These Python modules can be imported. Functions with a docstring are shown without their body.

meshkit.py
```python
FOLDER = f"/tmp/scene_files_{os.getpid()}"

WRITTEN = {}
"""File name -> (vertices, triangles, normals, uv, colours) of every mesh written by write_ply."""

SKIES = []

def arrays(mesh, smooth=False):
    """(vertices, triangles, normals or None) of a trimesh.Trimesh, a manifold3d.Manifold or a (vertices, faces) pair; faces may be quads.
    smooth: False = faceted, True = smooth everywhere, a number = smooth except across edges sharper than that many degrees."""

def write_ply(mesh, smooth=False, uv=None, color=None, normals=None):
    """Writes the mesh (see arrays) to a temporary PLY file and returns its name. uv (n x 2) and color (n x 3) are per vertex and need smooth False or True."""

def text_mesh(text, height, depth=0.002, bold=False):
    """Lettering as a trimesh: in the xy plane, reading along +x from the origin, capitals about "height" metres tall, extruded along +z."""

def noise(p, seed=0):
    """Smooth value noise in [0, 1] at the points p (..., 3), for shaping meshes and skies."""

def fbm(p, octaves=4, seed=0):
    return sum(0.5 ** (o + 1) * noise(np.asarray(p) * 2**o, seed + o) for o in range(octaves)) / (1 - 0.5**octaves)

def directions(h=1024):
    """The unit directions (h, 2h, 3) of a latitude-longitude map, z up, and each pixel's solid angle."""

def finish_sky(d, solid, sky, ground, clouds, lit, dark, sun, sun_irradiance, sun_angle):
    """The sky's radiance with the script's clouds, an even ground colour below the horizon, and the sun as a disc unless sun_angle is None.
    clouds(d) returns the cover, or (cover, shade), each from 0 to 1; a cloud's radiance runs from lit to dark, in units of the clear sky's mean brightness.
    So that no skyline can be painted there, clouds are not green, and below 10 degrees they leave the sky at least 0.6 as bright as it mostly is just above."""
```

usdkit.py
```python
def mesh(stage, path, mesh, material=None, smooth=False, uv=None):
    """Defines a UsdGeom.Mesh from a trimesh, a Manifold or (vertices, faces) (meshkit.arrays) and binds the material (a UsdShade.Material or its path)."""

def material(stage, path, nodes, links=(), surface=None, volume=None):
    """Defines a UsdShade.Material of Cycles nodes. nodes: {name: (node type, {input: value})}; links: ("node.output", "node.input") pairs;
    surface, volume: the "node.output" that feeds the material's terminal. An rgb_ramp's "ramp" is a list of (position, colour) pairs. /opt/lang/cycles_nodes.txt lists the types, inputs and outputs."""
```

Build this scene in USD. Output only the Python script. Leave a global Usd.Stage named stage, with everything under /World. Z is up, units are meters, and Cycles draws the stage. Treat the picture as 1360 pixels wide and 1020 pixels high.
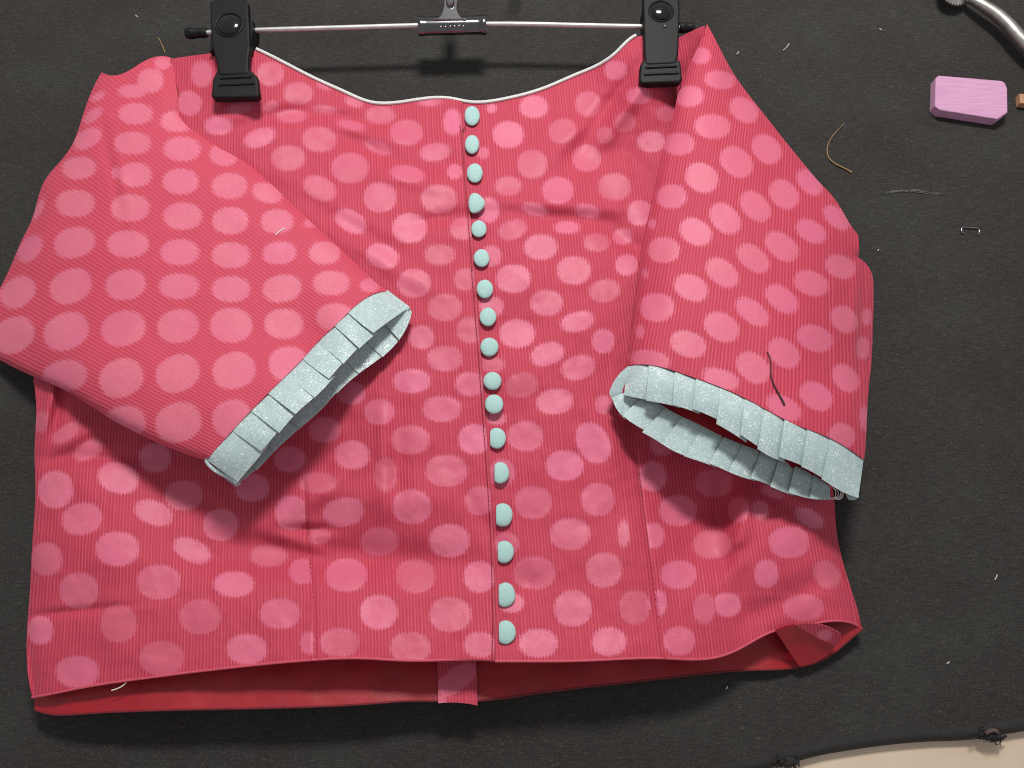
import math, random
import numpy as np, trimesh, shapely, shapely.affinity, usdkit
from meshkit import fbm, noise
from scipy.spatial import Delaunay, cKDTree
from scipy.interpolate import RBFInterpolator, splprep, splev
from shapely.geometry import Polygon
from pxr import Usd, UsdGeom, UsdLux, UsdShade, Gf, Vt, Sdf

random.seed(7)
rng = np.random.default_rng(7)
stage = Usd.Stage.CreateInMemory()
UsdGeom.SetStageUpAxis(stage, "Z")
UsdGeom.SetStageMetersPerUnit(stage, 1.0)
UsdGeom.Xform.Define(stage, "/World")
stage.SetDefaultPrim(stage.GetPrimAtPath("/World"))

# ------------------------------------------------------------------ camera
F, TILT, H = 1070.0, math.radians(15.0), 0.475       # focal length in photo pixels, tilt from straight down, height
cam = UsdGeom.Camera.Define(stage, "/World/camera")
cam.CreateHorizontalApertureAttr(36.0)
cam.CreateVerticalApertureAttr(27.0)
cam.CreateFocalLengthAttr(36.0 * F / 1360)
cam.CreateFStopAttr(14.0)
cam.CreateFocusDistanceAttr(0.462)
cam.CreateClippingRangeAttr((0.02, 50.0))
cam.AddTranslateOp().Set((0, 0, H))
cam.AddRotateXOp().Set(math.degrees(TILT))
cam.CreateExposureAttr(0.0)

# ------------------------------------------------------------------ light: one lamp above the far side of the table, dim room
EXTRA = {}


def dome(strength, color):
    d = UsdLux.DomeLight.Define(stage, "/World/room_light")
    m = usdkit.material(stage, "/World/Looks/room_light", {"b": ("background_shader", {"color": color, "strength": strength})}, surface="b.background")
    UsdShade.MaterialBindingAPI.Apply(d.GetPrim()).Bind(m)


dome(0.37, (1.0, 0.955, 0.955))
LAMP = (0.05, 0.80, 0.95)
key = UsdLux.RectLight.Define(stage, "/World/lamp")
key.CreateWidthAttr(0.25)
key.CreateHeightAttr(0.15)
key.CreateIntensityAttr(102.0)
key.CreateColorAttr((1.0, 0.965, 0.92))
_d = np.array([0, 0.08, 0.0]) - np.array(LAMP)
_d /= np.linalg.norm(_d)
key.AddTranslateOp().Set(LAMP)
key.AddRotateXOp().Set(math.degrees(math.atan2(_d[1], -_d[2])))

CT, ST = math.cos(TILT), math.sin(TILT)


def P(px, py, z):
    """The point at height z (metres) that stands where the photograph shows pixel (px, py)."""
    px, py, z = np.broadcast_arrays(np.asarray(px, float), np.asarray(py, float), np.asarray(z, float))
    u, v = (px - 680) / F, -(py - 510) / F
    t = (H - z) / (CT - v * ST)
    return np.stack([u * t, (ST + v * CT) * t, z], -1)


# ------------------------------------------------------------------ materials
LK = "/World/Looks/"


def M(name, nodes, links=(), surface="p.BSDF"):
    return usdkit.material(stage, LK + name, nodes, links, surface=surface)


def simple(name, color, rough=0.5, metal=0.0, var=0.15, scale=300.0, bump=0.0, bscale=900.0, **kw):
    lo, hi = [c * (1 - var) for c in color], [min(1, c * (1 + var)) for c in color]
    nodes = {"t": ("texture_coordinate", {}), "n": ("noise_texture", {"scale": scale, "detail": 3.0}),
             "r": ("rgb_ramp", {"ramp": [(0.3, lo), (0.7, hi)]}),
             "p": ("principled_bsdf", {"roughness": rough, "metallic": metal, **kw})}
    links = [("t.object", "n.vector"), ("n.fac", "r.fac"), ("r.color", "p.base_color")]
    if bump:
        nodes["bn"] = ("noise_texture", {"scale": bscale, "detail": 3.0})
        nodes["b"] = ("bump", {"strength": bump, "distance": 0.0004})
        links += [("t.object", "bn.vector"), ("bn.fac", "b.height"), ("b.normal", "p.normal")]
    return M(name, nodes, links)


def brocade(name, ground_lo, ground_hi, dot_c, rib_str=1.0):
    """Pink ribbed cloth with woven dots; the mesh carries 'dot' (distance to the nearest dot's rim) and 'rib' (thread count across)."""
    nodes = {
        "t": ("geometry", {}),
        "ad": ("attribute", {"attribute": "dot"}), "ar": ("attribute", {"attribute": "rib"}),
        "n1": ("noise_texture", {"scale": 1100.0, "detail": 2.0}),
        "n1c": ("math", {"math_type": "multiply_add", "value2": 6.4, "value3": -3.2}),
        "sd": ("math", {"math_type": "add"}),
        "dm": ("map_range", {"from_min": 1.7, "from_max": -1.7, "to_min": 0.0, "to_max": 1.0, "clamp": True}),
        "rn": ("noise_texture", {"scale": 160.0, "detail": 2.0}),
        "rj": ("math", {"math_type": "multiply_add", "value2": 0.5}),
        "ph": ("math", {"math_type": "multiply", "value2": 6.2831853}),
        "sn": ("math", {"math_type": "sine"}),
        "s01": ("math", {"math_type": "multiply_add", "value2": 0.5, "value3": 0.5}),
        "n2": ("noise_texture", {"scale": 45.0, "detail": 3.0}),
        "rs": ("map_range", {"from_min": 0.3, "from_max": 0.62, "to_min": 0.35 * rib_str, "to_max": 1.0 * rib_str, "clamp": True}),
        "fl": ("math", {"math_type": "floor"}), "wn": ("white_noise_texture", {"dimensions": "1D"}),
        "wv": ("math", {"math_type": "multiply_add", "value2": 0.85, "value3": 0.30}), "rs2": ("math", {"math_type": "multiply", "use_clamp": True}),
        "tooth": ("math", {"math_type": "multiply_add", "value2": 1.8}),
        "n4": ("noise_texture", {"scale": 22.0, "detail": 2.0}), "mv": ("map_range", {"from_min": 0.42, "from_max": 0.62, "to_min": 0.0, "to_max": 0.55, "clamp": True}),
        "dmv": ("mix_color", {"b": (0.66, 0.128, 0.235)}), "at": ("attribute", {"attribute": "tone"}), "tc": ("combine_xyz", {}), "t1": ("math", {"math_type": "multiply_add", "value2": 0.16, "value3": 0.90}), "t2": ("math", {"math_type": "multiply_add", "value2": 0.40, "value3": 0.78}), "dt": ("mix_color", {"blend_type": "multiply", "fac": 1.0}),
        "mixf": ("mix_float", {"b": 0.0, "a": 0.62}),
        "g": ("mix_color", {"a": ground_hi, "b": ground_lo}),
        "n3": ("noise_texture", {"scale": 1500.0, "detail": 2.0}),
        "dcol": ("rgb_ramp", {"ramp": [(0.25, [c * f for c, f in zip(dot_c, (0.88, 0.74, 0.78))]), (0.75, [min(1, c * f) for c, f in zip(dot_c, (1.08, 1.22, 1.18))])]}),
        "c": ("mix_color", {}),
        "inv": ("math", {"math_type": "subtract", "value1": 1.0}),
        "hr": ("math", {"math_type": "multiply"}),
        "hn": ("math", {"math_type": "multiply_add", "value2": 0.45}),
        "b": ("bump", {"strength": 0.55, "distance": 0.00035}),
        "p": ("principled_bsdf", {"roughness": 0.56, "specular_ior_level": 0.32, "sheen_weight": 0.12, "sheen_roughness": 0.4, "sheen_tint": (1.0, 0.75, 0.8)}),
        "rr": ("mix_float", {"a": 0.66, "b": 0.5}),
    }
    links = [("t.position", "n1.vector"), ("n1.fac", "n1c.value1"), ("s01.value", "tooth.value1"), ("ad.fac", "tooth.value3"), ("tooth.value", "sd.value1"), ("n1c.value", "sd.value2"), ("sd.value", "dm.value"),
             ("t.position", "rn.vector"), ("rn.fac", "rj.value1"), ("ar.fac", "rj.value3"), ("rj.value", "ph.value1"), ("ph.value", "sn.value1"), ("sn.value", "s01.value1"),
             ("t.position", "n2.vector"), ("n2.fac", "rs.value"), ("rj.value", "fl.value1"), ("fl.value", "wn.w"), ("wn.value", "wv.value1"), ("wv.value", "rs2.value1"), ("rs.result", "rs2.value2"), ("rs2.value", "mixf.fac"), ("s01.value", "mixf.b"),
             ("mixf.result", "g.fac"), ("t.position", "n3.vector"), ("n3.fac", "dcol.fac"),
             ("g.result", "c.a"), ("t.position", "n4.vector"), ("n4.fac", "mv.value"), ("mv.result", "dmv.fac"), ("dcol.color", "dmv.a"), ("at.fac", "t1.value1"), ("at.fac", "t2.value1"), ("t1.value", "tc.x"), ("t2.value", "tc.y"), ("t2.value", "tc.z"), ("dmv.result", "dt.a"), ("tc.vector", "dt.b"), ("dt.result", "c.b"), ("dm.result", "c.fac"), ("c.result", "p.base_color"),
             ("dm.result", "inv.value2"), ("inv.value", "hr.value1"), ("s01.value", "hr.value2"), ("n3.fac", "hn.value1"), ("hr.value", "hn.value3"),
             ("hn.value", "b.height"), ("b.normal", "p.normal"), ("dm.result", "rr.fac"), ("rr.result", "p.roughness")]
    return M(name, nodes, links)


MAT = {}
PINK_LO, PINK_HI, DOT = (0.42, 0.030, 0.064), (0.65, 0.081, 0.138), (0.67, 0.140, 0.222)
MAT["brocade"] = brocade("pink_dotted_cloth", PINK_LO, PINK_HI, DOT)
MAT["brocade_soft"] = brocade("pink_dotted_cloth_fine", [0.45 * a + 0.55 * b for a, b in zip(PINK_LO, PINK_HI)], [0.12 * a + 0.88 * b for a, b in zip(PINK_LO, PINK_HI)], (0.70, 0.162, 0.240), 0.5)
MAT["lining"] = simple("red_lining", (0.34, 0.008, 0.018), rough=0.45, var=0.12, scale=60, bump=0.3, bscale=1500)
MAT["piping"] = simple("white_piping", (0.74, 0.77, 0.76), rough=0.5, var=0.1, scale=900)
MAT["thread_red"] = simple("seam_thread", (0.17, 0.010, 0.02), rough=0.7)

# glitter ribbon
MAT["ribbon"] = M("mint_glitter_ribbon", {
    "t": ("geometry", {}), "v": ("voronoi_texture", {"scale": 2100.0}), "sc": ("separate_color", {}),
    "n": ("noise_texture", {"scale": 220.0, "detail": 2.0}), "ad": ("math", {"math_type": "multiply_add", "value2": 0.5}),
    "r": ("rgb_ramp", {"ramp": [(0.0, (0.36, 0.485, 0.50)), (0.70, (0.43, 0.565, 0.575)), (0.86, (0.54, 0.665, 0.67)), (0.97, (0.88, 0.95, 0.95))]}),
    "m": ("math", {"math_type": "multiply", "value2": 0.75}),
    "rg": ("map_range", {"from_min": 0.82, "from_max": 0.9, "to_min": 0.55, "to_max": 0.22, "clamp": True}),
    "mt": ("map_range", {"from_min": 0.84, "from_max": 0.9, "to_min": 0.0, "to_max": 0.0, "clamp": True}),
    "b": ("bump", {"strength": 0.35, "distance": 0.0003}),
    "p": ("principled_bsdf", {"specular_ior_level": 0.5})},
    [("t.position", "v.vector"), ("v.color", "sc.color"), ("t.position", "n.vector"), ("n.fac", "ad.value1"), ("sc.r", "ad.value3"), ("ad.value", "m.value1"),
     ("m.value", "r.fac"), ("r.color", "p.base_color"), ("sc.g", "rg.value"), ("rg.result", "p.roughness"), ("sc.g", "mt.value"), ("mt.result", "p.metallic"),
     ("sc.b", "b.height"), ("b.normal", "p.normal")])
MAT["button"] = simple("mint_button_cloth", (0.39, 0.61, 0.60), rough=0.72, var=0.1, scale=1300, bump=0.4, bscale=1800)
MAT["black_plastic"] = simple("black_plastic", (0.007, 0.007, 0.008), rough=0.52, var=0.15, scale=400, bump=0.08, bscale=1200, specular_ior_level=0.22)
MAT["black_gloss"] = simple("black_plastic_shiny", (0.008, 0.008, 0.009), rough=0.12, var=0.1, scale=200)
MAT["chrome"] = simple("chrome", (0.36, 0.365, 0.37), rough=0.13, metal=1.0, var=0.1, scale=200)
MAT["dark_chrome"] = simple("dark_chrome", (0.16, 0.165, 0.17), rough=0.14, metal=1.0, var=0.15, scale=200)
MAT["hem_fold"] = simple("pink_hem_fold", (0.60, 0.085, 0.13), rough=0.7, var=0.15, scale=900, bump=0.4)
MAT["bar_steel"] = simple("bar_steel", (0.60, 0.595, 0.58), rough=0.5, metal=0.75, var=0.08, scale=200)
MAT["steel"] = simple("brushed_steel", (0.46, 0.45, 0.42), rough=0.42, metal=1.0, var=0.15, scale=260, bump=0.1)
MAT["chalk"] = M("pink_chalk", {
    "t": ("geometry", {}), "mp": ("mapping", {"scale": (60.0, 900.0, 400.0), "rotation": (0, 0, 0.07)}), "n": ("noise_texture", {"scale": 1.0, "detail": 4.0}),
    "r": ("rgb_ramp", {"ramp": [(0.3, (0.55, 0.285, 0.47)), (0.7, (0.66, 0.38, 0.57))]}), "b": ("bump", {"strength": 0.3, "distance": 0.0004}),
    "p": ("principled_bsdf", {"roughness": 0.85, "specular_ior_level": 0.15})},
    [("t.position", "mp.vector"), ("mp.vector", "n.vector"), ("n.fac", "r.fac"), ("r.color", "p.base_color"), ("n.fac", "b.height"), ("b.normal", "p.normal")])
MAT["wood"] = simple("tan_wood", (0.50, 0.27, 0.15), rough=0.6, scale=150)
MAT["lint"] = simple("lint_fibre", (0.55, 0.54, 0.50), rough=0.8)
MAT["knot_brown"] = simple("brown_thread", (0.10, 0.065, 0.055), rough=0.9, var=0.4, scale=900)
MAT["lint_dark"] = simple("grey_lint", (0.17, 0.17, 0.155), rough=0.9)
MAT["hair"] = simple("golden_fibre", (0.34, 0.22, 0.10), rough=0.4)
MAT["black_thread"] = simple("black_thread", (0.035, 0.008, 0.014), rough=0.6)
MAT["white_thread"] = simple("white_thread", (0.8, 0.78, 0.72), rough=0.5)
MAT["floor"] = M("cream_floor", {
    "t": ("geometry", {}), "n": ("noise_texture", {"scale": 7.0, "detail": 5.0}), "n2": ("noise_texture", {"scale": 55.0, "detail": 3.0}),
    "a": ("math", {"math_type": "multiply_add", "value2": 0.4}),
    "r": ("rgb_ramp", {"ramp": [(0.45, (0.60, 0.47, 0.35)), (0.95, (0.72, 0.60, 0.46))]}),
    "p": ("principled_bsdf", {"roughness": 0.45})},
    [("t.position", "n.vector"), ("t.position", "n2.vector"), ("n2.fac", "a.value1"), ("n.fac", "a.value3"), ("a.value", "r.fac"), ("r.color", "p.base_color")])
MAT["board"] = simple("table_board", (0.25, 0.17, 0.10), rough=0.5, scale=30)

# black woven cover of the table: fine weave, specks, faint worn patches
MAT["cloth"] = M("black_woven_cloth", {
    "t": ("geometry", {}),
    "mx": ("mapping", {"scale": (130.0, 1500.0, 1000.0)}), "my": ("mapping", {"scale": (1700.0, 600.0, 1000.0)}),
    "nx": ("noise_texture", {"scale": 1.0, "detail": 1.0}), "ny": ("noise_texture", {"scale": 1.0, "detail": 1.0}),
    "w": ("math", {"math_type": "add"}), "w2": ("math", {"math_type": "multiply", "value2": 0.5}),
    "sp": ("white_noise_texture", {}), "vm": ("voronoi_texture", {"scale": 1400.0}), "vc": ("separate_color", {}),
    "fl": ("map_range", {"from_min": 0.90, "from_max": 1.0, "to_min": 0.0, "to_max": 0.28, "clamp": True}),
    "pm": ("mapping", {"scale": (13.0, 19.0, 10.0)}), "pn": ("noise_texture", {"scale": 1.0, "detail": 5.0, "roughness": 0.6}),
    "r": ("rgb_ramp", {"ramp": [(0.30, (0.025, 0.0243, 0.0240)), (0.5, (0.0375, 0.0362, 0.0355)), (0.72, (0.058, 0.056, 0.0545))]}),
    "pc": ("rgb_ramp", {"ramp": [(0.3, (0.84, 0.76, 0.76)), (0.5, (0.95, 0.94, 0.93)), (0.7, (1.10, 1.13, 1.07))]}),
    "mul": ("mix_color", {"blend_type": "multiply", "fac": 1.0, "use_clamp_result": False}),
    "c": ("mix_color", {"b": (0.14, 0.13, 0.115)}),
    "b": ("bump", {"strength": 0.5, "distance": 0.0004}),
    "p": ("principled_bsdf", {"roughness": 0.85, "specular_ior_level": 0.12, "sheen_weight": 0.05})},
    [("t.position", "mx.vector"), ("t.position", "my.vector"), ("mx.vector", "nx.vector"), ("my.vector", "ny.vector"), ("nx.fac", "w.value1"), ("ny.fac", "w.value2"),
     ("w.value", "w2.value1"), ("w2.value", "r.fac"), ("t.position", "vm.vector"), ("vm.color", "vc.color"), ("vc.r", "fl.value"),
     ("t.position", "pm.vector"), ("pm.vector", "pn.vector"), ("pn.fac", "pc.fac"), ("r.color", "mul.a"), ("pc.color", "mul.b"), ("mul.result", "c.a"), ("fl.result", "c.fac"),
     ("c.result", "p.base_color"), ("w2.value", "b.height"), ("b.normal", "p.normal")])
MAT["cloth_hem"] = simple("black_hem", (0.018, 0.017, 0.017), rough=0.8, var=0.3, scale=900, bump=0.5)

# ------------------------------------------------------------------ scene helpers
USED = {}


def numbered(parent, name):
    k = (str(parent), name)
    n = USED.get(k, 0)
    USED[k] = n + 1
    return f"{parent}/{name}" + (f"_{n:03d}" if n else "")


def data(prim, **kw):
    for k, v in kw.items():
        if v:
            prim.SetCustomDataByKey(k, v)
    return prim


def thing(name, label, category, group=None, loc=(0, 0, 0)):
    x = UsdGeom.Xform.Define(stage, numbered("/World", name))
    x.AddTranslateOp().Set(Gf.Vec3d(*map(float, loc)))
    data(x.GetPrim(), label=label, category=category, group=group)
    return x.GetPrim()


ORIGIN = {}


def obj(name, mesh, mat, parent=None, smooth=35, attrs=None, normals=None, **kw):
    base = parent.GetPath() if parent is not None else "/World"
    path = numbered(base, name)
    off = np.zeros(3)
    if parent is not None:
        off = np.array(UsdGeom.XformCache().GetLocalToWorldTransform(parent).ExtractTranslation())
    if attrs is None:
        if isinstance(mesh, tuple):
            mesh = trimesh.Trimesh(mesh[0], mesh[1], process=False)
        mesh = trimesh.Trimesh(np.array(mesh.vertices) - off, mesh.faces, process=False)
        m = usdkit.mesh(stage, path, mesh, MAT[mat], smooth)
    else:
        v, f = mesh
        m = usdkit.mesh(stage, path, (v - off, f), MAT[mat], True)
        if normals is not None:
            m.GetNormalsAttr().Set(Vt.Vec3fArray.FromNumpy(normals.astype(np.float32)))
        for k, a in attrs.items():
            UsdGeom.PrimvarsAPI(m).CreatePrimvar(k, Sdf.ValueTypeNames.FloatArray, "vertex").Set(Vt.FloatArray.FromNumpy(np.asarray(a, np.float32)))
    data(m.GetPrim(), **kw)
    return m.GetPrim()


def curve(pts, step, closed=False):
    """A smooth curve through pts, resampled every `step`."""
    p = np.asarray(pts, float)
    if len(p) > 2:
        tck, _ = splprep(p.T, s=0, k=min(3, len(p) - 1))
        d = np.array(splev(np.linspace(0, 1, 60 * len(p)), tck)).T
    else:
        d = p
    L = np.r_[0, np.cumsum(np.linalg.norm(np.diff(d, axis=0), axis=1))]
    n = max(2, int(round(L[-1] / step)) + 1)
    q = np.linspace(0, L[-1], n)
    return np.stack([np.interp(q, L, d[:, k]) for k in range(d.shape[1])], 1)


def along(pts, s):
    p = np.asarray(pts, float)
    L = np.r_[0, np.cumsum(np.linalg.norm(np.diff(p, axis=0), axis=1))]
    q = np.asarray(s) * L[-1]
    return np.stack([np.interp(q, L, p[:, k]) for k in range(p.shape[1])], -1)


def outline(sections, step):
    out = []
    for s in sections:
        c = curve(s, step)
        out.append(c[:-1])
    return np.vstack(out)


def edge_dist(line, X, Y):
    c = curve(line, 1.5) if len(line) > 2 else along(line, np.linspace(0, 1, 200))
    return cKDTree(c).query(np.stack([X, Y], 1))[0]


def rbf(ctrl, smooth=0.0):
    c = np.asarray(ctrl, float)
    f = RBFInterpolator(c[:, :2] / 100, c[:, 2], kernel="thin_plate_spline", smoothing=smooth)
    return lambda X, Y: f(np.stack([np.asarray(X, float).ravel(), np.asarray(Y, float).ravel()], 1) / 100).reshape(np.shape(X))


def gauss(X, Y, x, y, sx, sy, deg, a):
    t = math.radians(deg)
    dx, dy = X - x, Y - y
    u, v = dx * math.cos(t) + dy * math.sin(t), -dx * math.sin(t) + dy * math.cos(t)
    return a * np.exp(-0.5 * ((u / sx) ** 2 + (v / sy) ** 2))


def dot_field(dots, X, Y, clip=None):
    best = np.full(X.shape, 40.0)
    for d in dots:
        x, y, rx, ry = d[:4]
        a = d[4] if len(d) > 4 and not isinstance(d[4], str) else 0
        t = math.radians(a)
        dx, dy = X - x, Y - y
        u, v = (dx * math.cos(t) + dy * math.sin(t)) / rx, (-dx * math.sin(t) + dy * math.cos(t)) / ry
        k = (np.abs(u) ** 2.2 + np.abs(v) ** 2.2) ** (1 / 2.2)
        f = (k - 1) * min(rx, ry)
        if isinstance(d[-1], str):
            s = clip[d[-1][1:]](X, Y)                     # px right of the dart
            f = np.maximum(f, s if d[-1][0] == "L" else -s)
        best = np.minimum(best, f)
    return best


def dot_tone(dots, X, Y):
    if not dots:
        return np.full(len(X), 0.5)
    c = np.array([d[:2] for d in dots], float)
    return np.random.default_rng(len(dots)).random(len(c))[cKDTree(c).query(np.stack([X, Y], 1))[1]]


def sheet(ol, zf, step, thick=0.0007):
    """A cloth sheet over the pixel outline ol: top, underside and rim. Returns vertices, faces, normals, pixel X, Y."""
    poly = Polygon(ol)
    if not poly.is_valid:
        poly = poly.buffer(0)
        poly = max(getattr(poly, "geoms", [poly]), key=lambda g: g.area)
        ol = np.array(poly.exterior.coords)[:-1]
    x0, y0, x1, y1 = poly.bounds
    gx, gy = np.meshgrid(np.arange(x0, x1, step), np.arange(y0, y1, step * 0.866))
    gx = gx + (np.arange(len(gx)) % 2)[:, None] * step / 2
    g = np.stack([gx.ravel(), gy.ravel()], 1)
    g = g[shapely.contains_xy(poly.buffer(-0.55 * step), g[:, 0], g[:, 1])]
    pts = np.vstack([ol, g])
    tri = Delaunay(pts).simplices
    c = pts[tri].mean(1)
    tri = tri[shapely.contains_xy(poly, c[:, 0], c[:, 1])]
    X, Y = pts[:, 0], pts[:, 1]
    z = zf(X, Y)
    V = P(X, Y, z)
    a, b, cc = V[tri[:, 0]], V[tri[:, 1]], V[tri[:, 2]]
    up = np.cross(b - a, cc - a)[:, 2] > 0
    tri[~up] = tri[~up][:, [0, 2, 1]]
    N = np.zeros_like(V)
    fn = np.cross(V[tri[:, 1]] - V[tri[:, 0]], V[tri[:, 2]] - V[tri[:, 0]])
    for k in range(3):
        np.add.at(N, tri[:, k], fn)
    N /= np.maximum(np.linalg.norm(N, axis=1, keepdims=True), 1e-12)
    W = V - N * thick
    n, nb = len(V), len(ol)
    i = np.arange(nb)
    j = (i + 1) % nb
    rim_v = np.vstack([V[:nb], W[:nb]])
    out = np.zeros((nb, 3))
    d = np.roll(V[:nb], -1, 0) - np.roll(V[:nb], 1, 0)
    out[:, 0], out[:, 1] = d[:, 1], -d[:, 0]
    area = np.sum(V[:nb, 0] * np.roll(V[:nb, 1], -1) - np.roll(V[:nb, 0], -1) * V[:nb, 1])
    if area < 0:
        out = -out
    out /= np.maximum(np.linalg.norm(out, axis=1, keepdims=True), 1e-12)
    rim_f = np.vstack([np.stack([2 * n + i, 2 * n + nb + i, 2 * n + nb + j], 1), np.stack([2 * n + i, 2 * n + nb + j, 2 * n + j], 1)])
    if area < 0:
        rim_f = rim_f[:, [0, 2, 1]]
    verts = np.vstack([V, W, rim_v])
    faces = np.vstack([tri, tri[:, [0, 2, 1]] + n, rim_f])
    norms = np.vstack([N, -N, out, out])
    XX, YY = np.r_[X, X, X[:nb], X[:nb]], np.r_[Y, Y, Y[:nb], Y[:nb]]
    return verts, faces, norms, XX, YY


def tube(pts, r, sides=10, caps=True):
    p = np.asarray(pts, float)
    r = np.broadcast_to(np.asarray(r, float), (len(p),))
    t = np.gradient(p, axis=0)
    t /= np.maximum(np.linalg.norm(t, axis=1, keepdims=True), 1e-12)
    ref = np.array([0.0, 0.0, 1.0]) if abs(t[:, 2]).mean() < 0.9 else np.array([1.0, 0, 0])
    a = np.cross(t, ref)
    a /= np.maximum(np.linalg.norm(a, axis=1, keepdims=True), 1e-12)
    b = np.cross(t, a)
    th = np.linspace(0, 2 * np.pi, sides, endpoint=False)
    V = (p[:, None] + r[:, None, None] * (np.cos(th)[None, :, None] * a[:, None] + np.sin(th)[None, :, None] * b[:, None])).reshape(-1, 3)
    Fc = []
    n = len(p)
    for i in range(n - 1):
        for k in range(sides):
            k2 = (k + 1) % sides
            Fc += [(i * sides + k, i * sides + k2, (i + 1) * sides + k2), (i * sides + k, (i + 1) * sides + k2, (i + 1) * sides + k)]
    if caps:
        V = np.vstack([V, p[0], p[-1]])
        c0, c1 = n * sides, n * sides + 1
        for k in range(sides):
            k2 = (k + 1) % sides
            Fc += [(c0, k2, k), (c1, (n - 1) * sides + k, (n - 1) * sides + k2)]
    m = trimesh.Trimesh(V, np.array(Fc), process=False)
    m.fix_normals()
    return m


def px_tube(pts, z, r, step=4, sides=8):
    c = curve(pts, step) if len(pts) > 2 else along(pts, np.linspace(0, 1, 8))
    zz = z(c[:, 0], c[:, 1]) if callable(z) else np.full(len(c), z)
    return tube(P(c[:, 0], c[:, 1], zz), r, sides)


def plate(poly, z0, z1, bevel=0.0008, levels=3):
    """A slab with rounded upper and lower rims, from a polygon in world x, y."""
    poly = poly.buffer(0)
    parts = []
    rings = []
    for k in range(levels + 1):
        a = math.pi / 2 * k / levels
        rings.append((-(bevel) * (1 - math.cos(a)), z1 - bevel * (1 - math.sin(a)) if False else z1 - bevel + bevel * math.sin(a)))
    # stacked thin slabs give the rounded rim
    ms = [trimesh.creation.extrude_polygon(poly, z1 - bevel - z0, engine="earcut")]
    ms[0].apply_translation([0, 0, z0])
    c = np.array(poly.exterior.coords)[:-1]
    n = len(c)
    cur = None
    V, Fc = [], []
    for k, (off, z) in enumerate(rings):
        ctr = c
        nxt, prv = np.roll(c, -1, 0), np.roll(c, 1, 0)
        d = nxt - prv
        nn = np.stack([d[:, 1], -d[:, 0]], 1)
        if Polygon(c).exterior.is_ccw is False:
            nn = -nn
        nn /= np.maximum(np.linalg.norm(nn, axis=1, keepdims=True), 1e-12)
        V.append(np.column_stack([c + nn * off, np.full(n, z)]))
    for k in range(levels):
        i = np.arange(n)
        j = (i + 1) % n
        Fc.append(np.stack([k * n + i, k * n + j, (k + 1) * n + j], 1))
        Fc.append(np.stack([k * n + i, (k + 1) * n + j, (k + 1) * n + i], 1))
    top2d = V[-1][:, :2]
    tv, tf = trimesh.creation.triangulate_polygon(Polygon(top2d).buffer(0), engine="earcut")
    top = trimesh.Trimesh(np.column_stack([tv, np.full(len(tv), z1)]), tf, process=False)
    if len(tf) and top.face_normals[:, 2].mean() < 0:
        top.invert()
    side = trimesh.Trimesh(np.vstack(V), np.vstack(Fc), process=False)
    if not Polygon(c).exterior.is_ccw:
        side.invert()
    # drop the slab's upper cap
    sl = ms[0]
    keep = sl.face_normals[:, 2] < 0.5
    sl.update_faces(keep)
    return trimesh.util.concatenate([sl, side, top])


def wpoly(pts, z, step=None):
    p = np.asarray(pts, float)
    return Polygon(P(p[:, 0], p[:, 1], z)[:, :2])


def rounded(pts, z, r):
    q = wpoly(pts, z)
    return q.buffer(-r).buffer(r, quad_segs=5)


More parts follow.
